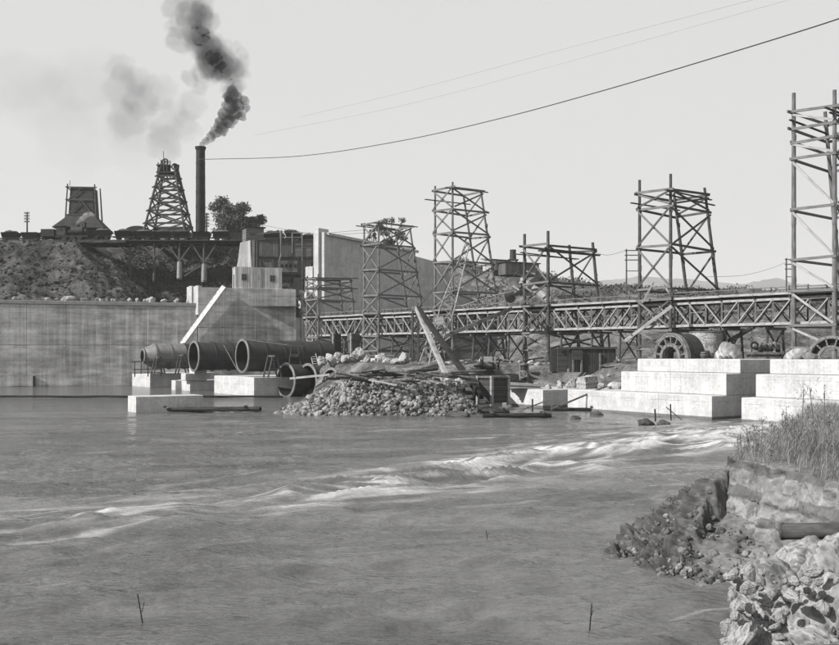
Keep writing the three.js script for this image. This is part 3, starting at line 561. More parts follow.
seed = 4077;
// ------------------------------------------------------------------ riveted steel pipes
function ringProfile(pts) { return new THREE.LatheGeometry(pts.map(([r, y]) => new THREE.Vector2(r, y)), 48).rotateZ(-Math.PI / 2); }   // axis along +x
const RIVET = new THREE.IcosahedronGeometry(0.045, 0);
function pipe(name, label, p, turn, secs, opt = {}) {
  const g = thing(name, label, 'pipe', p, turn, opt.group ?? 'steel pipes on the plinths');
  const th = 0.07; let x = 0;
  secs.forEach(([L, r0, r1, m], i) => {
    const s = part(g, 'pipe_section', ringProfile([[r0 - th, x], [r0 + 0.01, x + 0.005], [r1 + 0.01, x + L - 0.02], [r1 - th, x + L - 0.02]].concat([[r0 - th, x]])), m);
    if (i) { const b = part(g, 'seam_band', ringProfile([[r0 + 0.012, x - 0.14], [r0 + 0.065, x - 0.12], [r0 + 0.065, x + 0.12], [r0 + 0.012, x + 0.14]]), m); const rv = []; for (let k = 0; k < 44; k++) { const a = k / 44 * Math.PI * 2; for (const o of [-0.07, 0.07]) { const q = RIVET.clone(); q.translate(x + o, Math.cos(a) * (r0 + 0.07), Math.sin(a) * (r0 + 0.07)); rv.push(q); } } part(b, 'rivets', mergeGeometries(rv), m).userData.kind = 'stuff'; }
    x += L;
  });
  const r = secs[0][1];
  if (opt.rim !== false) part(g, 'mouth_flange', ringProfile([[r - 0.1, -0.1], [r + 0.17, -0.1], [r + 0.17, 0.06], [r + 0.02, 0.08], [r - 0.1, 0.02]].concat([[r - 0.1, -0.1]])), M.steelPale);
  if (opt.lugs) for (let k = 0; k < 12; k++) { const a = k / 12 * Math.PI * 2; part(g, 'lug', cbox(0.25, 0.22, 0.12), M.steelPale, V(opt.lugs, Math.cos(a) * (r + 0.62), Math.sin(a) * (r + 0.62)), [-a + Math.PI / 2, 0, 0]); }
  return g;
}
const RR = 1.77, ax = R(BA);
const S = M.steel;
pipe('steel_pipe', 'foremost long steel pipe with round open mouth and pale rim', atY(242.5, 4.4, 106), ax, [[2.3, RR, RR - 0.03, S], [2.2, RR - 0.05, RR - 0.08, S], [2.2, RR - 0.03, RR - 0.06, S], [2.3, RR - 0.05, RR - 0.09, S], [1.9, RR - 0.05, RR - 0.12, S]]);
pipe('steel_pipe', 'middle steel pipe with dark open mouth, half behind the foremost pipe', atY(194, 4.35, 117.2), ax, [[2.3, RR, RR - 0.06, S], [2.2, RR - 0.02, RR - 0.08, S], [2.2, RR - 0.02, RR - 0.08, S], [2.3, RR - 0.05, RR - 0.09, S]]);
pipe('tapered_pipe', 'farthest left steel pipe with pale tapered end and lugs', atY(142.8, 4.35, 130.5), ax, [[1.5, 0.92, 1.74, M.steelPale], [2.1, RR - 0.03, RR - 0.06, M.steelPale], [2.2, RR, RR - 0.05, M.steelPale], [2.2, RR - 0.03, RR - 0.06, S], [2.2, RR, RR - 0.05, S]], { lugs: 1.35 });
pipe('pipe_ring', 'short steel pipe section in the water beside the front plinth', atY(286, 1.72, 103.4), R(40), [[2.1, RR, RR - 0.04, S]], { group: 'short pipe sections by the rubble' });
pipe('pipe_ring', 'short steel pipe section lying nearest the rubble heap', atY(308, 1.68, 103), R(38), [[1.6, RR, RR - 0.04, S], [1.1, RR - 0.03, RR - 0.05, S]], { group: 'short pipe sections by the rubble' });
pipe('pipe_elbow', 'small dark pipe mouth half buried at the left of the rubble', atY(331, 1.9, 99), R(48), [[1.5, 1.15, 1.1, S]], { group: 'short pipe sections by the rubble' });
// trestle stands that prop the pipes
function stand(label, p, w, h, turn) {
  const g = thing('pipe_stand', label, 'stand', p); const q = (x, y, z) => p.clone().add(V(x, y, z).applyAxisAngle(V(0, 1, 0), turn));
  for (const z of [-0.6, 0.6]) { for (const s of [-1, 1]) pole(g, 'leg', q(s * w / 2, 0, z), q(s * w * 0.16, h, z), 0.1, M.wood); bar(g, 'cross_tie', q(-w * 0.36, h * 0.4, z), q(w * 0.36, h * 0.4, z), 0.1, 0.14, M.wood); bar(g, 'cross_tie', q(-w * 0.22, h * 0.8, z), q(w * 0.22, h * 0.8, z), 0.1, 0.14, M.wood); }
  bar(g, 'cap_beam', q(0, h, -0.9), q(0, h, 0.9), 0.3, 0.22, M.wood); return g;
}
stand('small trestle stand in front of the tapered pipe, nearer its cone', atY(158, 1.95, 129), 1.5, 2.2, ax);
stand('small trestle stand by the tapered pipe next to the middle mouth', atY(182, 1.95, 130.5), 1.5, 2.5, ax);
stand('small trestle stand in front of the foremost pipe on its plinth', atY(272.5, 2.08, 102.8), 1.6, 2.3, ax);
{ // work platform with rails at the cone
  const p = atY(139, 1.95, 130), g = thing('work_platform', 'little timber work platform with railings under the cone of the tapered pipe', 'platform', p);
  const q = (x, y, z) => p.clone().add(V(x, y, z).applyAxisAngle(V(0, 1, 0), ax));
  for (let k = 0; k < 5; k++) pole(g, 'post', q(-0.9 + k * 0.9, -0.4 + (k % 2) * 0.4, 1.1 - (k % 2) * 0.2), q(-0.9 + k * 0.9, 1.7 + rr(-0.2, 0.2), 1.0), 0.08, M.wood);
  bar(g, 'rail', q(-1.4, 1.6, 1.1), q(3.2, 1.85, 1.1), 0.1, 0.16, M.woodMid); bar(g, 'rail', q(-1.2, 0.6, 1.15), q(2.9, 0.6, 1.15), 0.1, 0.14, M.woodMid); bar(g, 'floor_plank', q(-1.3, 0.1, 1.3), q(3, 0.1, 1.3), 0.5, 0.1, M.wood); bar(g, 'floor_plank', q(-1.3, 0.1, 0.75), q(3, 0.12, 0.75), 0.5, 0.1, M.wood);
}
{ // hoist frame over the short sections
  const p = atY(295, 2.8, 104.5), g = thing('hand_hoist', 'dark hand hoist standing above the short pipe sections', 'hoist', p);
  const q = (x, y, z) => p.clone().add(V(x, y, z));
  for (const s of [-0.5, 0.5]) { pole(g, 'post', q(s * 1.3, 0.6, 0), q(s * 0.7, 2.7, 0), 0.09, M.woodDark); } bar(g, 'head_beam', q(-1, 2.75, 0), q(1, 2.7, 0), 0.2, 0.2, M.woodDark); part(g, 'drum', new THREE.CylinderGeometry(0.32, 0.32, 0.9, 14).rotateZ(Math.PI / 2), M.steelDark, V(0, 1.5, 0)); pole(g, 'boom', q(-0.2, 2.7, 0), q(-5.6, 3.4, 0.4), 0.07, M.woodMid);
}
function ladder(label, a, b, w, rungs, cat = 'ladder') { const g = thing('ladder', label, cat, b); const n = V(1, 0, 0.4).normalize().multiplyScalar(w / 2); for (const s of [-1, 1]) bar(g, 'rail', a.clone().addScaledVector(n, s), b.clone().addScaledVector(n, s), 0.07, 0.12, M.woodPale); for (let k = 1; k < rungs; k++) { const c = a.clone().lerp(b, k / rungs); pole(g, 'rung', c.clone().sub(n), c.clone().add(n), 0.035, M.woodPale, ROD); } return g; }
ladder('pale ladder leaning over the long pipe below the bridge end', at(309.5, 339, 112), at(316, 366, 107), 0.7, 12);
lean('pipe_plank', 'pale plank laid across the mouths of the short pipe sections', at(290, 378.5, 100.5), at(330, 374.5, 98.5), 0.18, 0.22, M.woodPale, 'plank');
lean('pipe_prop', 'rope-like curved brace hanging at the middle pipe', at(223.5, 345, 114), at(238, 371, 108), 0.06, 0.06, M.woodMid, 'brace');
seed = 5077;
// ------------------------------------------------------------------ upper yard: trestle, train, bins, stack, trees
const YARD = 24.55;
const yp = (px, D, y = YARD) => atY(px, y, D);
{ // track trestle across the notch
  const D = 172, g = thing('track_trestle', 'dark timber trestle carrying the rail track across the notch in the earth bank', 'trestle', yp(175, D));
  const a = (px, y, d = 0) => atY(px, y, D + d);
  for (let i = 0; i < 10; i++) { const p0 = 96 + i * 16.2, p1 = p0 + 16; for (const d of [-1.4, -0.5, 0.5, 1.4]) bar(g, 'stringer', a(p0, YARD + 0.1 + rr(-0.04, 0.04), d), a(p1, YARD + 0.1 + rr(-0.04, 0.04), d), 0.3, 0.5, M.woodBlack); bar(g, 'walk_plank', a(p0, YARD + 0.44, -2), a(p1, YARD + 0.44, -2), 0.8, 0.1, M.wood); }
  for (let i = 0; i < 66; i++) { const p = 96 + i * 2.45; bar(g, 'sleeper', a(p, YARD + 0.42, -1.7), a(p, YARD + 0.42, 1.7), 0.22, 0.14, M.woodDark); }
  for (const d of [-0.55, 0.55]) bar(g, 'track_rail', a(96, YARD + 0.56, d), a(258, YARD + 0.56, d), 0.08, 0.13, M.steelDark);
  for (const [px, y0] of [[130, 22.4], [154, 21.8], [179.5, 21.2], [204, 20.8]]) {
    for (const d of [-1.5, 1.5]) { pole(g, 'trestle_post', a(px, px > 170 ? y0 : y0 - 4, d), a(px, YARD - 0.15, d), 0.24, M.wood); if (px > 170) part(g, 'footing', new THREE.CylinderGeometry(0.42, 0.5, 3.0, 14), M.mid, a(px, y0 - 1.45, d).sub(g.position)); }
    bar(g, 'cap_beam', a(px, YARD - 0.3, -2), a(px, YARD - 0.3, 2), 0.35, 0.35, M.wood);
    for (const s of [-1, 1]) bar(g, 'knee_brace', a(px, y0 + 0.2, -1.62), a(px + s * 12, YARD - 0.2, -1.62), 0.14, 0.24, M.wood);
  }
  bar(g, 'sway_brace', a(184, 18.6, -1.75), a(203, 20.8, -1.75), 0.12, 0.22, M.wood);
}
// side-dump wagons
const heapGeo = (() => { const g = new THREE.SphereGeometry(1, 18, 9, 0, Math.PI * 2, 0, Math.PI / 2), p = g.attributes.position; for (let i = 0; i < p.count; i++) p.setY(i, p.getY(i) * (0.75 + 0.5 * vn(p.getX(i) * 3 + 9, p.getZ(i) * 3 + 9))); g.computeVertexNormals(); return g; })();
const trough = (() => { const s = new THREE.Shape(); s.moveTo(-0.55, 0); s.lineTo(0.55, 0); s.lineTo(1.05, 0.85); s.lineTo(0.98, 0.85); s.lineTo(0.5, 0.07); s.lineTo(-0.5, 0.07); s.lineTo(-0.98, 0.85); s.lineTo(-1.05, 0.85); s.closePath(); const g = new THREE.ExtrudeGeometry(s, { depth: 2.9, bevelEnabled: false }); g.translate(0, 0, -1.45); g.rotateY(Math.PI / 2); return boxUv(g); })();
const wheelG = new THREE.CylinderGeometry(0.33, 0.33, 0.1, 16).rotateX(Math.PI / 2), endG = (() => { const s = new THREE.Shape(); s.moveTo(-0.55, 0); s.lineTo(0.55, 0); s.lineTo(1.05, 0.85); s.lineTo(-1.05, 0.85); s.closePath(); const g = new THREE.ExtrudeGeometry(s, { depth: 0.07, bevelEnabled: false }); g.rotateY(Math.PI / 2); return boxUv(g); })();
function wagon(px, D, label, load, m = M.steelDark, y = YARD + 0.62) {
  const g = thing('dump_wagon', label, 'wagon', yp(px, D, y), R(-4), 'dump wagons on the upper track');
  const c = new THREE.Group(); part(g, 'trough', trough, m, V(0, 0.72, 0)); for (const x of [-1.45, 1.4]) part(g, 'end_plate', endG, m, V(x, 0.72, 0));
  part(g, 'frame_sill', cbox(3.4, 0.18, 0.2), M.woodBlack, V(0, 0.55, 0.55)); part(g, 'frame_sill', cbox(3.4, 0.18, 0.2), M.woodBlack, V(0, 0.55, -0.55)); part(g, 'coupler', cbox(4, 0.12, 0.14), M.steelDark, V(0, 0.5, 0));
  for (const x of [-0.95, 0.95]) for (const z of [-0.55, 0.55]) part(g, 'wheel', wheelG, M.steelDark, V(x, 0.33, z));
  if (load) { const h = part(g, 'spoil_load', heapGeo, load, V(0, 1.42, 0)); h.scale.set(1.4, 0.55, 0.95); }
  return g;
}
wagon(102.5, 170, 'loaded dump wagon next to the tapering bin house', M.earthPale, M.steel);
wagon(124, 171, 'loaded dump wagon second from the bin house', M.earth);
wagon(143.5, 171.5, 'dump wagon at the left foot of the braced derrick tower', M.earthPale);
wagon(162.5, 172, 'dump wagon directly under the braced derrick tower', M.earth);
wagon(182, 172, 'dump wagon at the right foot of the braced derrick tower', M.earth);
wagon(202, 172, 'dump wagon right under the tall stack', null);
wagon(222, 172, 'loaded dump wagon under the big round tree', M.earthPale);
wagon(272, 182, 'dark dump wagon right of the small hut', M.earth, M.steelDark, YARD2);
wagon(294, 184, 'dark dump wagon behind the bin building', null, M.steelDark, YARD2);
wagon(309.5, 186, 'dark dump wagon nearest the dam', M.earthPale, M.steelDark, YARD2);
wagon(31, 170.5, 'dump wagon farthest left but one on the bank', null, M.steel, YARD + 0.3); wagon(11, 170.5, 'dump wagon farthest left on the bank', M.earth, M.steelDark, YARD + 0.3); wagon(50, 170.5, 'dark dump wagon just left of the locomotive', M.earth, M.steelDark, YARD + 0.3);
{ // small saddle-tank locomotive
  const p = yp(73, 169.5, YARD + 0.3), g = thing('locomotive', 'small dark steam locomotive steaming in front of the bin house', 'locomotive', p, R(-3));
  part(g, 'underframe', cbox(6, 0.3, 1.6), M.steelDark, V(0, 0.75, 0)); part(g, 'boiler', new THREE.CylinderGeometry(0.62, 0.62, 3.3, 20).rotateZ(Math.PI / 2), M.steelDark, V(0.9, 1.6, 0)); part(g, 'saddle_tank', boxUv(new THREE.CylinderGeometry(0.82, 0.82, 2.1, 20, 1, false, -Math.PI / 2, Math.PI).rotateZ(Math.PI / 2)), M.steel, V(0.9, 1.75, 0)).rotation.x = 0;
  part(g, 'stack', new THREE.LatheGeometry([[0.01, 0], [0.2, 0], [0.18, 0.7], [0.3, 1.05], [0.24, 1.05], [0.13, 0.7]].map(([r, y]) => new THREE.Vector2(r, y)), 16), M.steelDark, V(2.2, 2.15, 0)); part(g, 'dome', new THREE.SphereGeometry(0.36, 16, 10), M.steelDark, V(0.9, 2.6, 0));
  part(g, 'cab', cbox(1.6, 1.5, 1.7), M.woodDark, V(-1.9, 1.7, 0)); part(g, 'cab_roof', cbox(2.1, 0.12, 2.1), M.roof, V(-1.9, 2.55, 0)); part(g, 'cab_window', cbox(0.6, 0.55, 0.05), M.pane, V(-1.9, 2, 0.87));
  for (const x of [-1.3, 0.1, 1.5]) for (const z of [-0.7, 0.7]) { const w = part(g, 'wheel', new THREE.CylinderGeometry(0.48, 0.48, 0.14, 18).rotateX(Math.PI / 2), M.steelDark, V(x, 0.5, z)); part(w, 'hub', new THREE.CylinderGeometry(0.14, 0.14, 0.2, 10).rotateX(Math.PI / 2), M.steel); }
  const t = part(g, 'tender_body', cbox(2.4, 1.3, 1.8), M.steelDark, V(-4.3, 1.4, 0));
}
{ // bin house with tapering roof and boarded tower
  const p = yp(84, 184, YARD2), g = thing('bin_house', 'dark boarded bin house with hipped skirt roof and square boarded tower', 'building', p, R(6));
  const w = 4.3, k = 184 / F;
  part(g, 'wall', cbox(w * 2 - 0.8, 2.6, w * 2 - 0.8), M.boardsDark, V(0, 1.3, 0));
  part(g, 'skirt_roof', (() => { const r = new THREE.CylinderGeometry(2.4 * Math.SQRT2, (w + 0.5) * Math.SQRT2, 2.6, 4, 1, false); r.rotateY(Math.PI / 4); r.translate(0, 3.6, 0); return boxUv(r); })(), M.roof);
  part(g, 'tower_boarding', (() => { const r = new THREE.CylinderGeometry(2.05 * Math.SQRT2, 2.35 * Math.SQRT2, 5.6, 4); r.rotateY(Math.PI / 4); r.translate(0, 7.6, 0); return boxUv(r); })(), M.flatBoardsDark);
  const o = p.clone(); const q = (x, y, z) => V(x, y, z).applyAxisAngle(V(0, 1, 0), 0).add(o);
  for (const sx of [-1, 1]) for (const sz of [-1, 1]) pole(g, 'corner_post', q(sx * 2.95, 2.6, sz * 2.5), q(sx * 2.5, 10.9, sz * 2.3), 0.16, M.wood);
  for (const y of [5, 7.9, 10.3]) { bar(g, 'band_beam', q(-2.9, y, 2.5 - (y - 5) * 0.04), q(2.9, y, 2.5 - (y - 5) * 0.04), 0.14, 0.22, M.wood); bar(g, 'band_beam', q(-2.75, y, 2.5), q(-2.75, y, -2.5), 0.14, 0.2, M.wood); }
  bar(g, 'knee_brace', q(-2.2, 5.1, 2.58), q(0, 7.8, 2.48), 0.1, 0.18, M.wood); bar(g, 'knee_brace', q(-2.2, 8, 2.46), q(0, 10.2, 2.36), 0.1, 0.18, M.wood); bar(g, 'knee_brace', q(0, 7.8, 2.5), q(2.2, 5.1, 2.6), 0.1, 0.18, M.wood);
  part(g, 'doorway', cbox(2, 2.2, 0.1), M.black, V(2.3, 1.1, w - 0.35)); part(g, 'doorway', cbox(1.5, 1.8, 0.1), M.black, V(-1.6, 0.9, w - 0.35)); pole(g, 'flag_staff', q(-2.1, 10.6, 2.2), q(-2.1, 11.6, 2.2), 0.06, M.wood);
}
{ // braced derrick tower
  const D = 178, p = yp(169, D, YARD2), g = thing('headframe_tower', 'tapering braced timber derrick tower with sheaves and platforms at its head', 'tower', p), k = D / F;
  const H = 12.6, half = (y) => lerp(3.95, 1.45, y / H), q = (sx, sz, y) => p.clone().add(V(sx * half(y), y, sz * half(y) * 0.9));
  const C = [[-1, 1], [1, 1], [1, -1], [-1, -1]], L = [0, 2.5, 4.9, 7.2, 9.4, 11.5];
  for (const [a, b] of C) for (const [y0, y1] of [[-0.3, 6.4], [6.2, 13]]) pole(g, 'leg', q(a, b, y0), q(a, b, y1), 0.24, M.wood);
  for (let i = 0; i < 4; i++) { const [a, b] = C[i], [c, d] = C[(i + 1) % 4]; L.forEach((y, n) => { const e = i === 0 || i === 2 ? 0.35 : 0.35; const A = q(a, b, y), B = q(c, d, y), u = B.clone().sub(A).normalize(); bar(g, 'girt', A.addScaledVector(u, -e), B.addScaledVector(u, e), 0.2, n === 0 ? 0.7 : 0.34, M.woodDark); if (n < L.length - 1) { bar(g, 'diagonal_brace', q(a, b, y + 0.15), q(c, d, L[n + 1] - 0.1), 0.16, 0.27, M.wood); bar(g, 'diagonal_brace', q(c, d, y + 0.15), q(a, b, L[n + 1] - 0.1), 0.14, 0.25, M.woodDark); } }); }
  for (const s of [-1, 1]) for (let n = 1; n < 6; n++) { const y = L[n]; bar(g, 'outrigger', q(s, 1, y).add(V(-s * 0.2, 0, 0)), q(s, 1, y).add(V(s * 0.6, -0.1, 0)), 0.18, 0.24, M.woodDark); }
  part(g, 'platform', cbox(3.6, 0.25, 3.2), M.woodDark, V(-0.2, 12.2, 0)); part(g, 'platform', cbox(2.4, 0.2, 2.2), M.woodDark, V(-0.9, 13.6, 0));
  for (let i = 0; i < 8; i++) pole(g, 'post', p.clone().add(V(-1.9 + (i % 4) * 0.62, 11.2, i < 4 ? 1.2 : -1.2)), p.clone().add(V(-1.75 + (i % 4) * 0.55, 14.5 + rr(-0.4, 0.5), i < 4 ? 1 : -1)), 0.12, M.woodDark);
  for (const [x, y] of [[-1.3, 13.2], [-0.5, 14.2], [1.3, 13.3]]) { const w = part(g, 'sheave', new THREE.TorusGeometry(0.55, 0.12, 8, 24), M.steelDark, V(x, y, 0.9)); part(w, 'hub', new THREE.CylinderGeometry(0.15, 0.15, 0.3, 10).rotateX(Math.PI / 2), M.steelDark); for (let s = 0; s < 4; s++) part(w, 'spoke', cbox(1.0, 0.07, 0.06), M.steelDark, null, [0, 0, s * Math.PI / 4]); }
  part(g, 'bucket', new THREE.CylinderGeometry(0.55, 0.45, 1.3, 14), M.steelDark, V(1.35, 13.2, -0.1)); part(g, 'machine_case', cbox(1.3, 1.1, 1.2), M.woodBlack, V(-0.6, 13.0, 0)); part(g, 'machine_case', cbox(0.8, 0.9, 0.9), M.woodBlack, V(1.35, 11.9, 0)); pole(g, 'spout', p.clone().add(V(1.35, 12.6, 0.6)), p.clone().add(V(1.6, 10.6, 0.8)), 0.12, M.steelDark); pole(g, 'mast', p.clone().add(V(-1, 14, 0)), p.clone().add(V(-1.05, 16.4, 0)), 0.07, M.woodDark);
  part(g, 'engine_shed', cbox(5.6, 1.6, 3), M.flatBoardsDark, V(0.4, 1.1, 0.5));
}
{ const p = yp(140, 186, YARD2), g = thing('arched_shed', 'low dark shed with a curved roof left of the braced tower', 'shed', p); part(g, 'wall', cbox(5, 1.8, 4), M.boards, V(0, 0.9, 0)); part(g, 'curved_roof', boxUv(new THREE.CylinderGeometry(2.7, 2.7, 4.2, 24, 1, false, -Math.PI / 2, Math.PI).rotateX(-Math.PI / 2).scale(1, 0.55, 1)), M.roof, V(0, 1.75, 0)); part(g, 'door', cbox(1, 1.6, 0.08), M.black, V(-1, 0.8, 2.04)); }
{ // the stack
  const D = 186, p = yp(200.5, D, YARD2 - 1), g = thing('smokestack', 'tall dark iron smokestack pouring out black smoke', 'chimney', p), top = EYE + (HY - 147) / F * D - p.y;
  const n = 7; for (let i = 0; i < n; i++) { const y0 = top * i / n, y1 = top * (i + 1) / n, r = (y) => lerp(0.96, 0.86, y / top); part(g, 'shaft_section', new THREE.CylinderGeometry(r(y1), r(y0), y1 - y0, 28, 1, true).translate(0, (y0 + y1) / 2, 0), M.steelDark); part(g, 'joint_band', new THREE.CylinderGeometry(r(y1) + 0.04, r(y1) + 0.04, 0.22, 28).translate(0, y1 - 0.3, 0), M.steelDark); }
  part(g, 'crown_ring', new THREE.CylinderGeometry(1.08, 1.0, 0.5, 28, 1, true).translate(0, top - 0.25, 0), M.steelDark); part(g, 'base', cbox(2.8, 2.6, 2.8), M.boardsDark, V(0, 1.3, 0)); for (let k = 0; k < 26; k++) part(g, 'rung', cbox(0.45, 0.05, 0.2), M.steelDark, V(0.2, 3 + k * 0.62, 0.95));
}
// boiler house low sheds on the yard
function hut(name, label, p, turn, sx, sy, sz, m, roof, wins = [], opt = {}) {
  const g = thing(name, label, opt.cat ?? 'shed', p, turn);
  part(g, 'front_wall', cbox(sx, sy, 0.12), m, V(0, sy / 2, sz / 2)); part(g, 'back_wall', cbox(sx, sy, 0.12), m, V(0, sy / 2, -sz / 2)); for (const s of [-1, 1]) part(g, 'side_wall', cbox(0.12, sy, sz - 0.13), m, V(s * (sx / 2 - 0.06), sy / 2, 0));
  if (roof) { const o = opt.over ?? 0.3, r = part(g, 'roof', cbox(sx + o * 2, 0.16, sz + o * 2), roof, V(0, sy + 0.1, 0)); r.rotation.x = opt.pitch ?? 0; }
  for (const [x, y, w, h] of wins) { const f = part(g, 'window', cbox(w + 0.2, h + 0.2, 0.1), M.woodMid, V(x, y, sz / 2 + 0.06)); part(f, 'pane', cbox(w, h, 0.06), M.pane, V(0, 0, 0.035)); part(f, 'glazing_bar', cbox(0.07, h, 0.05), M.woodMid, V(0, 0, 0.06)); part(f, 'glazing_bar', cbox(w, 0.07, 0.05), M.woodMid, V(0, 0, 0.062)); }
  if (opt.door) part(g, 'door', cbox(0.06, opt.door[1], opt.door[2]), M.black, V(-sx / 2 - 0.02, opt.door[1] / 2 + 0.05, opt.door[0]));
  if (opt.legs) for (const x of [-1, 1]) for (const z of [-1, 1]) pole(g, 'leg', p.clone().add(V(x * sx * 0.42, -opt.legs, z * sz * 0.4)), p.clone().add(V(x * sx * 0.42, 0, z * sz * 0.4)), 0.14, M.wood);
  return g;
}
{ const c = G0.clone().add(dir(WA, 9.0)).add(side(WA, -2.1)); c.y = 14.66; const g = hut('boarded_shed', 'white boarded shed with two small windows on top of the wing wall', c, R(WA), 7.1, 3.1, 3.4, M.boardsPale, M.boardsPale, [[-2.2, 1.7, 0.6, 0.8], [2.1, 1.6, 0.6, 0.8]], { over: 0.05, pitch: 0.02, door: [0.2, 2.1, 0.9] }); part(g, 'corner_board', cbox(0.14, 3.1, 0.05), M.woodPale, V(0.35, 1.55, 1.79)); }
hut('small_hut', 'small boarded hut with flat dark roof on the trestle end beside the bin building', yp(253, 164, 23.5), R(24), 3.1, 2.8, 2.6, M.flatBoards, M.roof, [[-0.5, 1.7, 0.9, 0.5]], { over: 0.3, legs: 8, cat: 'hut' });
hut('yard_office', 'plain grey board hut in front of the big round tree', yp(234, 188, YARD2), R(20), 4.4, 2.5, 3, M.boards, M.roof, [[0.9, 1.5, 0.5, 0.9]], { cat: 'hut', pitch: 0.06 });
hut('low_yard_shed', 'long low shed roof at the far left edge of the yard', yp(33, 200, YARD2), 0, 8, 2.0, 4, M.boards, M.canvas, [], { pitch: 0.1 });
{ // leaning slab under the hut
  const p = atY(244.5, 18.6, 159), g = thing('ramp_wall', 'pale sloping boarded wall below the small hut', 'wall', p, R(-22));
  const s = new THREE.Shape(); s.moveTo(-1.3, 0); s.lineTo(1.6, 0); s.lineTo(1.35, 5); s.lineTo(-0.6, 4.7); s.closePath(); part(g, 'slab', boxUv(new THREE.ExtrudeGeometry(s, { depth: 0.4, bevelEnabled: false })), M.boardsPale); part(g, 'edge_post', cbox(0.5, 5, 0.6), M.boards, V(1.95, 2.5, 0.1)); part(g, 'edge_post', cbox(0.3, 4.8, 0.5), M.boardsDark, V(2.5, 2.4, 0.0));
}
{ // the bin building with hopper bottom
  const p = atY(286, 17.3, 166), g = thing('hopper_building', 'dark boarded hopper bin with sloping bottom and a row of four square openings', 'building', p, R(12)), W = 10.2;
  part(g, 'upper_boarding', cbox(W * 0.36, 2.7, 4), M.boards, V(-3.3, 5.6, 0)); part(g, 'upper_boarding', cbox(W * 0.26, 2.7, 3.6), M.boards, V(-0.1, 5.6, 0.1)); part(g, 'upper_boarding', cbox(W * 0.36, 2.7, 4), M.flatBoards, V(3.1, 5.6, 0));
  part(g, 'head_beam', cbox(W, 0.4, 4.3), M.wood, V(0, 7.1, 0)); part(g, 'waist_beam', cbox(W, 0.25, 4.2), M.wood, V(0, 4.15, 0));
  const hs = new THREE.Shape(); hs.moveTo(-5, 4); hs.lineTo(5, 4); hs.lineTo(2.2, 1.1); hs.lineTo(-2.2, 1.1); hs.closePath(); part(g, 'hopper_front', boxUv(new THREE.ExtrudeGeometry(hs, { depth: 3.6, bevelEnabled: false }).translate(0, 0, -1.8)), M.boards);
  part(g, 'outlet_panel', cbox(3.2, 2.0, 0.25), M.flatBoards, V(0.2, 2.5, 1.95)); for (let k = 0; k < 4; k++) part(g, 'outlet_opening', cbox(0.48, 0.55, 0.1), M.black, V(-0.85 + k * 0.75, 2.6, 2.08));
  for (const x of [-4.8, -2.4, 2.6, 4.7]) for (const z of [-1.8, 1.8]) part(g, 'post', cbox(0.34, 9, 0.34), M.wood, V(x, 0, z)); bar(g, 'strut', p.clone().add(V(-3.8, 0.2, 2.2)), p.clone().add(V(-2.0, 1.7, 2)), 0.2, 0.25, M.woodMid);
  part(g, 'lower_wall', cbox(4, 3.2, 3), M.boardsDark, V(3.2, -1.0, 0.4)); part(g, 'lower_wall', cbox(2, 3.0, 2.6), M.boards, V(4.0, -1.2, 0.9)); part(g, 'lower_door', cbox(1.1, 2.1, 0.08), M.woodBlack, V(4.0, -1.5, 2.25));
  const o = p; const q = (x, y, z = 2.5) => o.clone().add(V(x, y, z)); const pi = (a, b, r = 0.1) => pole(g, 'air_pipe', a, b, r, M.steelPale, ROD);
  pi(q(-1.1, 8.6), q(-1.0, 4.4), 0.13); pi(q(-1.0, 4.5), q(-1.4, 3.1), 0.13); pi(q(0.9, 8.3), q(0.9, 4.8), 0.11); pi(q(2.6, 8.2), q(2.6, 3.5)); pi(q(-0.9, 7.4), q(2.6, 7.5)); pi(q(0.9, 8.2), q(2.7, 8.25)); pi(q(-4.9, 7.9), q(-1.1, 8.3), 0.07);
}
{ const p = atY(300, 8, 150), g = thing('rubble_stair', 'pale jagged concrete steps between the wing wall and the dam', 'steps', p, R(BA)); for (let k = 0; k < 5; k++) part(g, 'step', block(1.0, -8, 1 + k * 1.4, 2.6, -1.6 + k * 0.9, rr(-0.2, 0.3)), M.pale); for (let k = 0; k < 10; k++) stone(g, 'rubble', p.clone().add(V(rr(-1.5, 2.5), rr(3, 6.5), rr(0, 1))), rr(0.3, 0.8), M.rockWhite).position.applyAxisAngle(V(0, 1, 0), 0); }
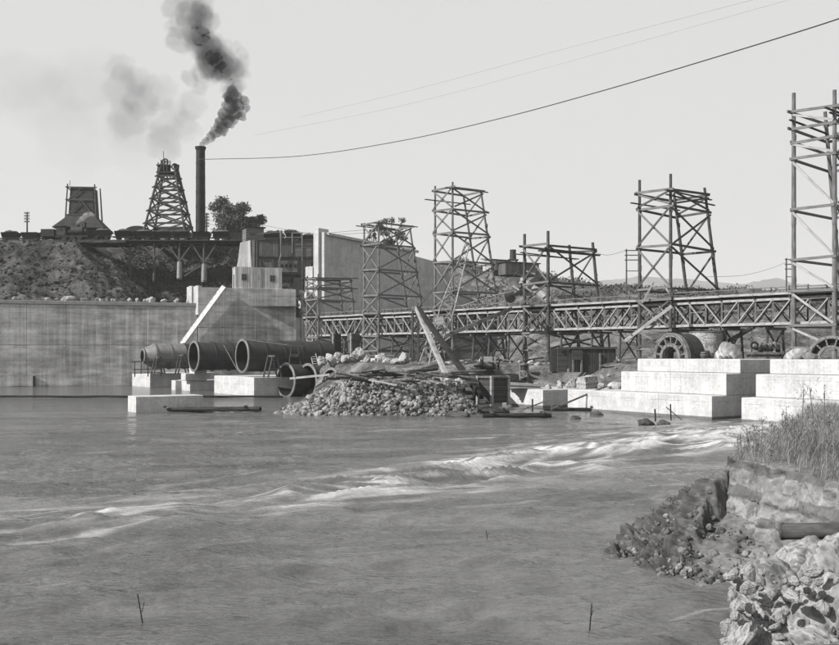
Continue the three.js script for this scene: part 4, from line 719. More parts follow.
// trees
function tree(name, label, p, h, w, n, m, group, opt = {}) {
  const g = thing(name, label, 'tree', p, 0, group); const limbs = [];
  pole(g, 'trunk', p, p.clone().add(V(0.1, h * 0.5, 0)), h * 0.026, M.bark);
  const clumps = []; const nc = opt.clumps ?? 16;
  for (let i = 0; i < nc; i++) { const a = rr(0, 6.28), q = Math.sqrt(rnd()), y = rr(0.28, 0.95), prof = Math.sin(Math.PI * clamp((y - 0.12) / 0.98)) ** 0.6; clumps.push(V(Math.cos(a) * q * w * 0.44 * prof + (opt.skew ?? 0) * (y - 0.5) * w, h * y, Math.sin(a) * q * w * 0.4 * prof)); }
  clumps.forEach((c) => pole(g, 'limb', p.clone().add(V(0.05, h * rr(0.22, 0.48), 0)), p.clone().add(c), h * 0.009, M.bark));
  const pos = [], idx = []; let v = 0;
  for (let i = 0; i < n; i++) {
    const c = clumps[Math.floor(rnd() * nc)], R0 = w * (opt.cr ?? 0.16) * rr(0.6, 1.1); const d = V(rr(-1, 1), rr(-1, 1), rr(-1, 1)); if (d.length() > 1) { i--; continue; } d.multiplyScalar(R0).setY(d.y * 0.75).add(c);
    const s = opt.leaf ?? 0.2, a = V(rr(-1, 1), rr(-1, 1), rr(-1, 1)).normalize().multiplyScalar(s), b = V(rr(-1, 1), rr(-1, 1), rr(-1, 1)).normalize().multiplyScalar(s * 0.7);
    pos.push(...d.clone().sub(a).toArray(), ...d.clone().add(b).toArray(), ...d.clone().add(a).toArray(), ...d.clone().sub(b).toArray()); idx.push(v, v + 1, v + 2, v, v + 2, v + 3); v += 4;
  }
  const ge = new THREE.BufferGeometry(); ge.setAttribute('position', new THREE.Float32BufferAttribute(pos, 3)); ge.setIndex(idx); ge.computeVertexNormals(); part(g, 'crown', ge, m); return g;
}
tree('broadleaf_tree', 'big round leafy tree standing behind the plain grey hut', yp(232, 198, YARD2 - 0.3), 11.2, 9.2, 9000, M.leaf, 'trees on the yard', { clumps: 24, cr: 0.2, leaf: 0.24 });
tree('broadleaf_tree', 'smaller leaning tree at the right shoulder of the big round tree', yp(252, 199, YARD2 - 0.3), 7.8, 6.4, 3600, M.leaf, 'trees on the yard', { clumps: 14, cr: 0.19, leaf: 0.24, skew: 0.3 });
tree('broadleaf_tree', 'small bushy tree behind the dark hopper bin', yp(287, 205, YARD2 - 0.3), 6.2, 5.6, 2600, M.leaf, 'trees on the yard', { clumps: 12 });
tree('broadleaf_tree', 'thin leafy tree showing behind the head of the slender tower', at(392, 262, 195), 9.5, 7.6, 2400, M.leafPale, 'trees on the yard', { clumps: 18, cr: 0.12 });
tree('broadleaf_tree', 'small loose tree left of the slender tower head', at(372, 262, 200), 7, 3.4, 700, M.leafPale, 'trees on the yard', { clumps: 9, cr: 0.14 });
// line poles
function linePole(name, label, px, py0, py1, D, arms, m = M.woodDark, two = 0) {
  const a = at(px, py1, D), b = at(px, py0, D), g = thing(name, label, 'pole', a, 0, 'line poles'); const r = 0.0009 * D;
  if (two) { const w = V(two, 0, 0); pole(g, 'pole_shaft', a, b, r, m); pole(g, 'pole_shaft', a.clone().add(w).add(V(two * 0.35, 0, 0)), b.clone().add(w), r, m); for (let k = 0; k < arms; k++) { const y = b.y - 0.25 - k * 0.75; bar(g, 'cross_arm', V(b.x - 0.3, y, b.z + 0.15), V(b.x + two + 0.4, y, b.z + 0.15), 0.1, 0.16, m); } bar(g, 'cross_arm', V(b.x - 0.1, lerp(a.y, b.y, 0.55), b.z + 0.15), V(b.x + two + 0.5, lerp(a.y, b.y, 0.55), b.z + 0.15), 0.08, 0.12, m); }
  else { pole(g, 'pole_shaft', a, b, r, m); for (let k = 0; k < arms; k++) { const y = b.y - 0.3 - k * 0.6; bar(g, 'cross_arm', V(b.x - 0.55, y, b.z + 0.15), V(b.x + 0.55, y, b.z + 0.15), 0.1, 0.14, m); for (let i = -2; i <= 2; i++) if (i) part(g, 'insulator', new THREE.CylinderGeometry(0.07, 0.09, 0.22, 8), M.steelPale, V(b.x + i * 0.24, y + 0.18, b.z + 0.15).sub(a)); } }
  return g;
}
linePole('telegraph_pole', 'telegraph pole with many short arms right of the smokestack', 206.5, 213, 236, 190, 5);
linePole('telegraph_pole', 'telegraph pole at the far left behind the low shed roof', 27, 212, 238, 200, 4);
linePole('line_pole_frame', 'twin-legged line pole frame standing beyond the bridge left of the dark tower', 626.5, 249, 298, 150, 3, M.wood, 1.9);
linePole('line_pole_frame', 'twin-legged line pole frame at right beyond the bridge beside the tallest tower', 786.5, 258, 300, 150, 3, M.wood, 0.9);
// sheds on the crest right of the dam
hut('crest_shed', 'dark long shed on the crest of the hillside below the water barrel', at(516, 276, 176), R(30), 7.5, 2.2, 4, M.boards, M.roof, [], { cat: 'shed' });
hut('crest_lean_to', 'pale-fronted lean-to left of the dark crest shed', at(495, 271, 176), R(30), 3.4, 2.0, 3, M.boardsPale, M.roof, [], { cat: 'shed', pitch: 0.1 });
{ const p = at(513, 266, 176), g = thing('water_barrel', 'round water barrel on a square timber stand above the crest shed', 'tank', p); for (const x of [-0.6, 0.6]) for (const z of [-0.6, 0.6]) pole(g, 'leg', p.clone().add(V(x, -1.5, z)), p.clone().add(V(x, 1.0, z)), 0.11, M.woodDark); part(g, 'stand_top', cbox(1.9, 0.2, 1.9), M.wood, V(0, 1.1, 0)); part(g, 'barrel', new THREE.CylinderGeometry(0.55, 0.62, 1.7, 20), M.boardsDark, V(0, 2.05, 0)); part(g, 'barrel_lid', new THREE.CylinderGeometry(0.6, 0.6, 0.1, 20), M.woodDark, V(0, 2.95, 0)); }
for (let i = 0; i < 16; i++) { const px = rr(492, 532), py = rr(268, 292), a = at(px, py, 168 - (py - 268) * 0.6), b = a.clone().add(V(rr(-2.2, 2.2), rr(-1.4, 1.4), rr(-0.5, 0.5))); const g = thing('scattered_timber', ['broken timber strewn on the hillside below the crest shed'][0], 'timber', a, 0, 'timbers strewn below the crest shed'); bar(g, 'beam', a, b, rr(0.14, 0.3), rr(0.14, 0.3), rnd() < 0.35 ? M.woodPale : M.woodDark); }

{ // dark undergrowth on the slope below the trestle
  const pos = [], idx = []; let v = 0;
  for (let i = 0; i < 26000; i++) {
    const x = rr(-56, -20), D = rr(156, 184), y = embY(x, D); if (fbm(x * 0.4, D * 0.4, 3) < 0.36 || y > 25) continue;
    const flank = 24.5 - Math.max(0, x + 60) * 0.72; if (D < 168 && y > 13.2 && y > flank - 2.5) continue;
    const c = V(x, y + rr(0, 1.5) * vn(x * 0.7, D * 0.7), -D), s = rr(0.1, 0.26), a = V(rr(-1, 1), rr(-1, 1), rr(-1, 1)).normalize().multiplyScalar(s), b = V(rr(-1, 1), rr(-1, 1), rr(-1, 1)).normalize().multiplyScalar(s);
    pos.push(...c.clone().sub(a).toArray(), ...c.clone().add(b).toArray(), ...c.clone().add(a).toArray(), ...c.clone().sub(b).toArray()); idx.push(v, v + 1, v + 2, v, v + 2, v + 3); v += 4;
  }
  const g = new THREE.BufferGeometry(); g.setAttribute('position', new THREE.Float32BufferAttribute(pos, 3)); g.setIndex(idx); g.computeVertexNormals();
  const o = struct('undergrowth', g, mat(0.035, { side: THREE.DoubleSide })); tag(o, 'dark undergrowth on the slope below the track trestle', 'undergrowth', null, 'stuff');
}
seed = 6077;
// ------------------------------------------------------------------ rubble heap, derrick, machines and gear on the working level
{ // rubble heap
  const c = atY(392, 0, 73.5), g = thing('rubble_heap', 'broad heap of broken rock at the water edge with timbers on top', 'rubble', V(c.x, 0, c.z));
  const hx = poly([[-9.2, -0.3], [-7.9, 0.3], [-6.2, 1.2], [-4.8, 1.7], [-3.4, 2.3], [-1, 2.5], [1.5, 2.35], [3.4, 2.0], [4.7, 1.35], [6, 0.8], [7.2, -0.3]]);
  const hy = (x, z) => { const zz = clamp((4.4 - z) / 4.6); return lerp(-0.8, hx(x), sm(0, 1, zz * 0.98 + 0.02)) + (fbm(x * 0.8 + 50, z * 0.8 + 50, 4) - 0.5) * 0.7; };
  part(g, 'heap_core', (() => { const f = field(-9.4, 7.6, 120, -4.8, 11, 100, (x, D) => hy(x, -D) - 0.12, 1); return f; })(), M.earth);
  const rest = { a: [], b: [], c: [] }; let big = 0;
  const pts = []; for (let i = 0; i < 6000; i++) { const x = rr(-9, 7.2), z = 4.6 - Math.pow(rnd(), 0.8) * 6.5, r = 0.06 + 0.22 * Math.pow(rnd(), 3.4) + (rnd() < 0.05 ? 0.12 : 0); pts.push([x, hy(x, z), z, r]); }
  pts.sort((p, q) => q[3] * (q[2] > -0.5 ? 1.3 : 0.5) - p[3] * (p[2] > -0.5 ? 1.3 : 0.5));
  pts.forEach(([x, y, z, r], i) => { const dark = x > 2.2 ? 0.35 : 0.12, t = rnd(); const m = t < dark ? 'c' : t < dark + 0.42 ? 'b' : 'a'; if (i < 290) { const o = part(g, 'broken_stone', ROCKS[i % 8], m === 'c' ? M.rockC : m === 'b' ? M.rockB : M.rockA, V(x, y, z), [rr(0, 6), rr(0, 6), rr(0, 6)]); o.scale.set(r * rr(0.8, 1.3), r * rr(0.6, 1), r * rr(0.8, 1.3)); } else rest[m].push([x, y, z, r]); });
  mergedRocks(rest.a, 'small_stones', M.rockA, g); mergedRocks(rest.b, 'small_stones', M.rockB, g); mergedRocks(rest.c, 'small_stones', M.rockC, g);
}
// timbers dumped on the heap
{
  const where = ['at the left of the heap crest', 'in the middle of the heap crest', 'at the right of the heap crest'];
  for (let i = 0; i < 54; i++) {
    const k = i % 3, px = 324 + k * 42 + rr(0, 46), py = lerp(372, 384, rnd()) - (k === 1 ? 1 : 0), D = rr(71.5, 77), a = at(px, py, D), L = rr(1.2, 4.2), an = rr(-0.7, 0.7), b = a.clone().add(V(L * Math.cos(an) * 0.85, rr(-0.5, 0.3), -L * Math.sin(an) - rr(0, 0.8)));
    const g = thing('dumped_timber', 'rough dumped timber lying ' + where[k], 'timber', a, 0, 'dumped timbers ' + where[k]); const t = rnd();
    if (t < 0.5) pole(g, 'log', a, b, rr(0.06, 0.17), rnd() < 0.5 ? M.woodMid : M.wood); else bar(g, 'plank', a, b, rr(0.12, 0.35), rr(0.06, 0.16), t < 0.8 ? M.woodPale : M.woodDark);
  }
}
// loose pale boulders over the working level
[[322, 361, 100, 0.55], [331, 360, 101, 0.7], [339, 358, 104, 0.6], [345, 360, 102, 0.7], [352, 359, 104, 0.5], [359, 355, 104, 0.8], [366, 361, 103, 0.5], [381, 359, 104, 0.6], [388, 363, 101, 0.6], [397, 362, 100, 0.55], [404, 359, 99, 0.7], [409, 361, 99, 0.5], [516, 391, 82, 0.3], [527, 391, 81.5, 0.35], [537, 391, 82, 0.34], [548, 391, 82, 0.3], [560, 390, 83, 0.36], [572, 388, 84, 0.5], [601, 387, 81, 0.4], [621, 389.5, 79, 0.35]].forEach(([px, py, D, r], i) => {
  const behind = px < 420, names = behind ? 'pale lump of rock on the level ground behind the rubble heap' : 'pale lump of rock lying on the pier ledge near the dark formwork box';
  const o = solo('rock_lump', BOULDERS[i % 5], M.rockWhite, names, 'rock', behind ? at(px, py, D) : atY(px, 1.55 + r * 0.45, px < 545 ? 85.5 : D + 0.8), behind ? 'pale rocks behind the heap' : 'pale rocks on the pier ledge'); o.scale.set(r * 1.15, r * 0.85, r); o.rotation.set(i, i * 2.1, i * 0.7);
});
{ const o = solo('stone_block', (() => { const g = new THREE.BoxGeometry(1.8, 1.7, 1.6, 5, 5, 5), p = g.attributes.position; for (let i = 0; i < p.count; i++) { const x = p.getX(i), y = p.getY(i), z = p.getZ(i), k = 1 + 0.14 * n3(x * 1.3 + 3, y * 1.3, z * 1.3); p.setXYZ(i, x * k, y * k, z * k); } g.computeVertexNormals(); return faceUv(g.toNonIndexed(), 0.5); })(), M.rockWhite, 'large squared white stone block beside the dark formwork box', 'stone', at(587.5, 383.5, 82)); o.rotation.set(0.05, 0.5, 0.08); o.scale.setScalar(0.72); }

// stiff-leg derrick
{
  const top = at(415.5, 309.5, 90), p = atY(414, 3.0, 90), g = thing('stiffleg_derrick', 'stiff-leg derrick with latticed mast and two heavy slanting legs behind the rubble', 'derrick', p);
  const a0 = at(412.3, 362, 90), b0 = at(418.3, 362, 90), a1 = at(412.8, 310, 90), b1 = at(418, 310, 90);
  for (const z of [-0.25, 0.25]) { bar(g, 'mast_chord', a0.clone().add(V(0, 0, z)), a1.clone().add(V(0, 0, z)), 0.16, 0.16, M.woodDark); bar(g, 'mast_chord', b0.clone().add(V(0, 0, z)), b1.clone().add(V(0, 0, z)), 0.18, 0.18, M.woodDark); }
  for (let k = 0; k < 11; k++) { const t = k / 11, u = (k + 1) / 11; bar(g, 'lacing', (k % 2 ? a0.clone().lerp(a1, t) : b0.clone().lerp(b1, t)).add(V(0, 0, 0.3)), (k % 2 ? b0.clone().lerp(b1, u) : a0.clone().lerp(a1, u)).add(V(0, 0, 0.3)), 0.06, 0.1, M.wood); }
  bar(g, 'pale_leg', top.clone().add(V(0.1, 0.15, 0.2)), at(449, 382, 80), 0.36, 0.36, M.woodPale); bar(g, 'dark_leg', top.clone().add(V(0.25, 0.1, 0.3)), at(481.5, 397, 74.5), 0.38, 0.4, M.woodBlack);
  part(g, 'mast_head', new THREE.CylinderGeometry(0.34, 0.4, 0.6, 14), M.woodMid, top.clone().sub(p).add(V(0, 0.05, 0)));
  pole(g, 'brace', at(400, 347, 91), at(441, 336, 93), 0.07, M.woodMid); pole(g, 'brace', at(420, 350, 91), at(438, 336, 92), 0.06, M.wood);
}
// lattice crane boom
function lattice(name, label, a, b, w0, wm, w1, n, r, m, extra) {
  const g = thing(name, label, 'crane boom', a); const d = b.clone().sub(a).normalize(), x = V(0, 0, 1).cross(d).normalize(), y = d.clone().cross(x);
  const w = (t) => t < 0.4 ? lerp(w0, wm, t / 0.4) : lerp(wm, w1, (t - 0.4) / 0.6); const P = (t, i) => a.clone().lerp(b, t).addScaledVector(x, (i === 0 || i === 3 ? -1 : 1) * w(t)).addScaledVector(y, (i < 2 ? -1 : 1) * w(t) * 0.8);
  for (let i = 0; i < 4; i++) { pole(g, 'chord', P(0, i), P(0.4, i), r, m, ROD); pole(g, 'chord', P(0.4, i), P(1, i), r, m, ROD); for (let k = 0; k < n; k++) pole(g, 'lacing', P(k / n, k % 2 ? i : (i + 1) % 4), P((k + 1) / n, k % 2 ? (i + 1) % 4 : i), r * 0.6, m, ROD); }
  if (extra) extra(g, P); return g;
}
lattice('lattice_boom', 'pale slender lattice crane boom rising past the tall timber tower', at(432, 358, 95), at(468, 242, 98), 0.3, 0.72, 0.2, 17, 0.06, M.woodPale, (g) => { part(g, 'counterweight_box', cbox(1.0, 0.85, 0.7), M.canvas, at(439, 321, 95).sub(g.position), [0, 0, 0.2]); const w = part(g, 'head_sheave', new THREE.TorusGeometry(0.28, 0.08, 8, 18), M.steelDark, at(468, 241, 98).sub(g.position)); pole(g, 'hoist_rope', at(468, 242, 98), at(441, 298, 95.5), 0.035, M.wire, ROD); pole(g, 'stay_rope', at(417, 310, 90), at(466, 250, 98), 0.03, M.wire, ROD); });
lattice('lattice_boom', 'short pale lattice boom lying along the bridge deck', at(462, 308.5, 99.5), at(508, 296.5, 98.5), 0.25, 0.4, 0.45, 12, 0.05, M.woodPale, (g) => { part(g, 'head_block', cbox(1.2, 0.9, 0.9), M.woodMid, at(508, 297, 98.5).sub(g.position), [0, 0.4, 0.3]); part(g, 'winch', new THREE.CylinderGeometry(0.4, 0.4, 0.9, 14).rotateX(Math.PI / 2), M.steelDark, at(511, 299, 98).sub(g.position)); });
// small lattice A-frame at the derrick foot
lattice('lattice_mast', 'small pale lattice mast leaning at the derrick foot', at(423, 368, 93), at(431, 338, 95), 0.5, 0.4, 0.3, 6, 0.06, M.woodPale);
// two upright columns behind the bridge end
for (const [px, w, lab] of [[335.5, 0.95, 'dark upright timber column form before the bridge end, nearer the pipes'], [353.5, 1.1, 'grey upright timber column form before the bridge end, nearer the derrick']]) { const g = thing('column_form', lab, 'column', atY(px, 2.6, 112), R(BA), 'column forms'); part(g, 'form_face', cbox(w, 4.4, w), px < 340 ? M.boardsDark : M.boards, V(0, 2.2, 0)); part(g, 'form_edge', cbox(0.2, 4.5, 0.2), M.woodPale, V(-w / 2 - 0.06, 2.25, w / 2)); for (const y of [0.9, 2.2, 3.6]) part(g, 'form_yoke', cbox(w + 0.3, 0.16, w + 0.3), M.wood, V(0, y, 0)); }
// winch engine and crates near the derrick
{ const p = atY(488, workY((488 - CX) / F * 91, 91) + 0.1, 91), g = thing('hoist_engine', 'pale cylindrical hoisting engine boiler lying on a timber crib', 'engine', p, R(-6)); part(g, 'boiler_shell', boxUv(new THREE.CylinderGeometry(0.62, 0.62, 1.5, 24).rotateZ(Math.PI / 2)), M.steelPale, V(0, 0.75, 0)); part(g, 'boiler_band', new THREE.CylinderGeometry(0.65, 0.65, 0.1, 24).rotateZ(Math.PI / 2), M.steel, V(-0.5, 0.75, 0)); part(g, 'boiler_band', new THREE.CylinderGeometry(0.65, 0.65, 0.1, 24).rotateZ(Math.PI / 2), M.steel, V(0.5, 0.75, 0)); part(g, 'bed', cbox(2.1, 0.25, 1.3), M.woodDark, V(0, 0.05, 0)); part(g, 'flywheel', new THREE.TorusGeometry(0.5, 0.08, 8, 24).rotateY(Math.PI / 2), M.steelDark, V(1.0, 0.7, 0.4)); }
{ const p = atY(493, 0.6, 78), g = thing('timber_crib', 'big dark boarded crib standing at the water beside the white pier end', 'crib', p, R(BA)); part(g, 'crib_face', cbox(1.55, 2.0, 1.8), M.flatBoardsDark, V(0, 1, 0)); for (const [x, z] of [[-0.85, 0.95], [0.85, 0.95], [-0.85, -0.95]]) part(g, 'corner_post', cbox(0.22, 2.4, 0.22), M.woodPale, V(x, 1, z)); part(g, 'crib_top', cbox(1.9, 0.14, 2.1), M.woodMid, V(0, 2.1, 0)); }
{ const p = atY(461, 0.5, 80), g = thing('timber_cribbing', 'low dark cribbing of stacked timbers at the right foot of the rubble', 'crib', p, R(10)); for (let k = 0; k < 5; k++) { if (k % 2) for (const x of [-1.4, 0, 1.4]) part(g, 'crib_timber', cbox(0.28, 0.28, 2.2), M.woodDark, V(x, 0.2 + k * 0.31, 0)); else for (const z of [-0.9, 0, 0.9]) part(g, 'crib_timber', cbox(3.4, 0.28, 0.28), k % 4 ? M.wood : M.woodMid, V(rr(-0.1, 0.1), 0.2 + k * 0.31, z)); } }
{ const p = at(449, 392, 74.5), g = thing('white_lime_heap', 'white crumbled heap at the foot of the pale derrick leg', 'heap', p); for (let k = 0; k < 16; k++) stone(g, 'lump', p.clone().add(V(rr(-0.9, 0.9), rr(-0.9, 0.9), rr(-0.2, 0.4))), rr(0.2, 0.45), M.rockWhite); }
// long boards stacked on the pier ledge
{ const p = at(520, 388, 82), g = thing('plank_stack', 'long pale planks stacked along the top of the white pier end', 'planks', p); for (let k = 0; k < 7; k++) bar(g, 'plank', at(503 + rr(-2, 3), 387 - k * 0.8, 82 + k * 0.3), at(541 + rr(-3, 3), 388.5 - k * 0.7, 82.5 + k * 0.3), 0.3, 0.1, rnd() < 0.6 ? M.woodPale : M.wood); }
{ // rock drill / pump on stand
  const p = atY(524, workY((524 - CX) / F * 91, 91), 91), g = thing('pump_engine', 'upright steam pump of pipes and flanges on the ledge under the low tower', 'pump', p); part(g, 'base', cbox(1.3, 0.25, 1), M.steel, V(0, 0.1, 0)); for (const x of [-0.35, 0.35]) part(g, 'column', new THREE.CylinderGeometry(0.11, 0.13, 1.7, 12), M.steelPale, V(x, 1, 0)); for (const y of [0.5, 1.1, 1.75]) part(g, 'flange', new THREE.CylinderGeometry(0.42, 0.42, 0.14, 16), M.steelPale, V(0, y, 0)); part(g, 'cylinder', new THREE.CylinderGeometry(0.3, 0.3, 0.8, 16), M.steel, V(0, 1.4, 0)); part(g, 'valve_wheel', new THREE.TorusGeometry(0.25, 0.05, 8, 16), M.steelPale, V(0, 0.8, 0.45)); part(g, 'outlet', new THREE.CylinderGeometry(0.14, 0.14, 1.6, 12).rotateZ(1.2), M.steelPale, V(0.9, 0.6, 0.1));
}
{ // dark formwork box under the low tower
  const p = atY(582, 2.9, 90), g = thing('formwork_box', 'large dark formwork box of boards below the low broad tower', 'formwork', p, R(8)); part(g, 'front_boarding', cbox(4.4, 2.2, 0.2), M.boardsDark, V(0.5, 1.1, 1.5)); part(g, 'side_boarding', cbox(0.2, 2.2, 3), M.boardsDark, V(2.7, 1.1, 0)); part(g, 'side_boarding', cbox(0.9, 2.1, 0.2), M.flatBoardsDark, V(-2.3, 1.05, 1.2)); part(g, 'back_boarding', cbox(5.4, 2.2, 0.2), M.boardsDark, V(0, 1.1, -1.5)); part(g, 'top_wale', cbox(5.7, 0.2, 0.3), M.wood, V(0, 2.25, 1.6)); for (const x of [-1.4, -0.6, 1.2]) part(g, 'stud', cbox(0.16, 1.7, 0.16), M.woodMid, V(x, 0.9, 1.72)); part(g, 'side_flap', cbox(1.0, 0.9, 0.1), M.woodDark, V(-1, 1.6, 1.78));
}
// stay ring of a turbine on the top tier
{
  const p = atY(673.5, 4.22, 79.5), g = thing('turbine_ring', 'half-sunk cast steel turbine ring with spokes standing on the pier top', 'turbine ring', p, R(-64));
  const arc = (ri, ro, dz, z, m, nm) => { const s = new THREE.Shape(); s.absarc(0, 0, ro, 0, Math.PI, false); s.absarc(0, 0, ri, Math.PI, 0, true); s.closePath(); return part(g, nm, boxUv(new THREE.ExtrudeGeometry(s, { depth: dz, bevelEnabled: true, bevelSize: 0.02, bevelThickness: 0.02, bevelSegments: 1, curveSegments: 28 }).translate(0, 0, z)), m); };
  arc(1.82, 2.1, 0.35, 0, M.steelPale, 'outer_rim'); arc(1.0, 1.25, 0.45, -0.05, M.steelPale, 'inner_rim'); arc(0.8, 0.95, 0.3, -0.3, M.steel, 'throat_rim'); arc(1.2, 1.9, 0.12, -0.35, M.steelDark, 'back_plate'); arc(1.85, 2.05, 1.5, -1.6, M.steel, 'shell');
  for (let k = 0; k < 7; k++) { const a = (k + 0.5) / 7 * Math.PI; part(g, 'stay_vane', cbox(0.62, 0.12, 0.4), M.steelPale, V(Math.cos(a) * 1.54, Math.sin(a) * 1.54, 0.12), [0, 0, a]); }
  const rv = []; for (let k = 0; k < 30; k++) { const a = k / 29 * Math.PI; const q = new THREE.IcosahedronGeometry(0.045, 0); q.translate(Math.cos(a) * 1.96, Math.sin(a) * 1.96, 0.37); rv.push(q); } part(g, 'bolts', mergeGeometries(rv), M.steelDark).userData.kind = 'stuff';
}
{ const p = atY(832, 4.22, 71), g = thing('turbine_ring', 'second cast steel ring at the right edge beside the tarpaulin heap', 'turbine ring', p, R(-35)); const arc = (ri, ro, dz, z, m, nm) => { const s = new THREE.Shape(); s.absarc(0, 0, ro, 0, Math.PI, false); s.absarc(0, 0, ri, Math.PI, 0, true); s.closePath(); return part(g, nm, boxUv(new THREE.ExtrudeGeometry(s, { depth: dz, bevelEnabled: false, curveSegments: 28 }).translate(0, 0, z)), m); }; arc(1.5, 1.72, 0.3, 0, M.steelPale, 'outer_rim'); arc(0.8, 1.0, 0.3, 0, M.steelPale, 'inner_rim'); arc(1.0, 1.5, 0.1, -0.2, M.steelDark, 'back_plate'); for (let k = 0; k < 6; k++) { const a = (k + 0.5) / 6 * Math.PI; part(g, 'stay_vane', cbox(0.5, 0.1, 0.3), M.steelPale, V(Math.cos(a) * 1.25, Math.sin(a) * 1.25, 0.1), [0, 0, a]); } }
{ const p = atY(706, 4.0, 86), g = thing('round_tank', 'pale round metal tank standing behind the turbine ring', 'tank', p); for (let k = 0; k < 2; k++) part(g, 'tank_course', boxUv(new THREE.CylinderGeometry(1.47 - k * 0.01, 1.47 - k * 0.01, 1.28, 36, 1).translate(0, 0.66 + k * 1.29, 0)), M.canvas); part(g, 'tank_lip', new THREE.TorusGeometry(1.47, 0.05, 8, 40).rotateX(Math.PI / 2), M.steelPale, V(0, 2.58, 0)); }
// tarpaulin heaps
function heap(label, p, sx, sy, sz, sd, m = M.canvas) { const g = new THREE.SphereGeometry(1, 48, 24, 0, Math.PI * 2, 0, Math.PI / 2), q = g.attributes.position; for (let i = 0; i < q.count; i++) { const x = q.getX(i), y = q.getY(i), z = q.getZ(i); const k = 1 + 0.22 * n3(x * 1.2 + sd, y * 1.2, z * 1.2) + 0.04 * n3(x * 6 + sd, y * 1.4, z * 6); q.setXYZ(i, x * k * sx, Math.pow(y, 0.75) * k * sy - 0.05, z * k * sz); } g.computeVertexNormals(); const o = thing('covered_heap', label, 'heap', p); part(o, 'tarpaulin', boxUvKeep(g), m); for (let k = 0; k < 4; k++) stone(o, 'weight_stone', p.clone().add(V(rr(-1, 1) * sx, 0.1, sz * rr(0.8, 1.1))), rr(0.12, 0.22), M.rockB); return o; }
heap('pale tarpaulin-covered heap with square shoulders between the tank and the machinery', atY(728.5, 4.2, 76), 1.0, 1.35, 1.0, 3); heap('white draped heap at the foot of the tallest tower', atY(800, 4.2, 73), 1.15, 0.9, 0.9, 9); heap('grey domed heap in front of the white draped heap', atY(806, 4.2, 70), 0.9, 0.6, 0.7, 14, M.rockB); heap('small pale heap beside the large squared stone', at(616, 388.5, 80), 0.8, 0.6, 0.6, 21);
{ // cart of machine parts
  const p = atY(765, 4.3, 76), g = thing('machinery_skid', 'low skid loaded with small machine parts at the back of the pier top', 'machinery', p); part(g, 'skid_deck', cbox(2.3, 0.16, 1.4), M.woodMid, V(0, 0.35, 0)); for (const z of [-0.5, 0.5]) part(g, 'runner', cbox(2.6, 0.22, 0.2), M.woodDark, V(0, 0.14, z)); for (let k = 0; k < 9; k++) { const o = part(g, 'machine_part', k % 3 ? new THREE.CylinderGeometry(0.14, 0.2, 0.55, 12) : new THREE.TorusGeometry(0.24, 0.09, 8, 16), k % 2 ? M.steelPale : M.steelDark, V(-0.95 + k * 0.24, 0.75 + rr(-0.05, 0.25), rr(-0.4, 0.4)), [rr(-0.6, 0.6), rr(0, 3), rr(-0.6, 0.6)]); } }
[[700, 86, 0.8], [703.5, 82, 0.55], [707, 82, 0.65], [711, 83, 0.5]].forEach(([px, D, h], i) => { const g = thing('oil_drum', ['barrel beside the turbine ring shell', 'small keg right of the ring barrel', 'middle keg below the round tank', 'small keg nearest the covered heap'][i], 'barrel', atY(px, 4.22, D - 4), 0, 'barrels by the tank'); part(g, 'barrel_body', new THREE.LatheGeometry([[0.01, 0], [0.2, 0], [0.27, h / 2], [0.2, h], [0.01, h]].map(([r, y]) => new THREE.Vector2(r, y)), 16), i % 2 ? M.woodMid : M.woodDark); for (const t of [0.25, 0.75]) part(g, 'hoop', new THREE.TorusGeometry(0.25, 0.02, 6, 20).rotateX(Math.PI / 2), M.steelDark, V(0, h * t, 0)); });
// stair ramp under the bridge and slim stakes
{ const g = thing('timber_stair', 'slanting timber stair under the bridge right of the round tank', 'stair', atY(735, 4, 92)); const a = at(728, 341, 92), b = at(752, 327, 94); for (const z of [0, 0.9]) bar(g, 'stringer', a.clone().add(V(0, 0, z)), b.clone().add(V(0, 0, z)), 0.12, 0.3, M.wood); for (let k = 0; k < 9; k++) { const c = a.clone().lerp(b, (k + 0.5) / 9); bar(g, 'tread', c.clone().add(V(0, 0.1, -0.1)), c.clone().add(V(0, 0.1, 1)), 0.3, 0.07, M.woodMid); } pole(g, 'prop', at(741.5, 357, 92), at(741.5, 328, 92), 0.06, M.woodPale); pole(g, 'prop', at(752, 357, 93), at(752, 327, 93), 0.06, M.woodPale); }
// floating timbers
function raft(label, p, turn, L, w, n, m) { const g = thing('timber_raft', label, 'raft', p, turn); for (let k = 0; k < n; k++) { const o = part(g, 'raft_log', POLE, k % 2 ? m : M.woodBlack, V(rr(-0.2, 0.2), 0.1, (k - n / 2) * w / n), [0, 0, Math.PI / 2]); o.scale.set(w / n * 0.56, L * rr(0.9, 1), w / n * 0.56); } for (const x of [-0.38, 0.36]) part(g, 'cross_spar', cbox(0.14, 0.12, w * 1.1), M.wood, V(x * L, 0.32, 0)); return g; }
raft('long dark timber float moored along the front of the low water wall', atY(207, 0.1, 75.5), R(3), 8.4, 1.2, 4, M.woodDark);
raft('dark flat timber raft in the water below the white pier end', atY(518, 0.05, 68.5), R(4), 5.0, 1.3, 5, M.woodDark);
raft('short dark timber float against the pier below the slanting pole', atY(572, 0.05, 76), R(2), 4.2, 0.7, 3, M.woodDark);
raft('small dark landing float at the right end of the rubble heap', atY(489, 0.1, 73), R(8), 2.6, 1.6, 4, M.woodDark);
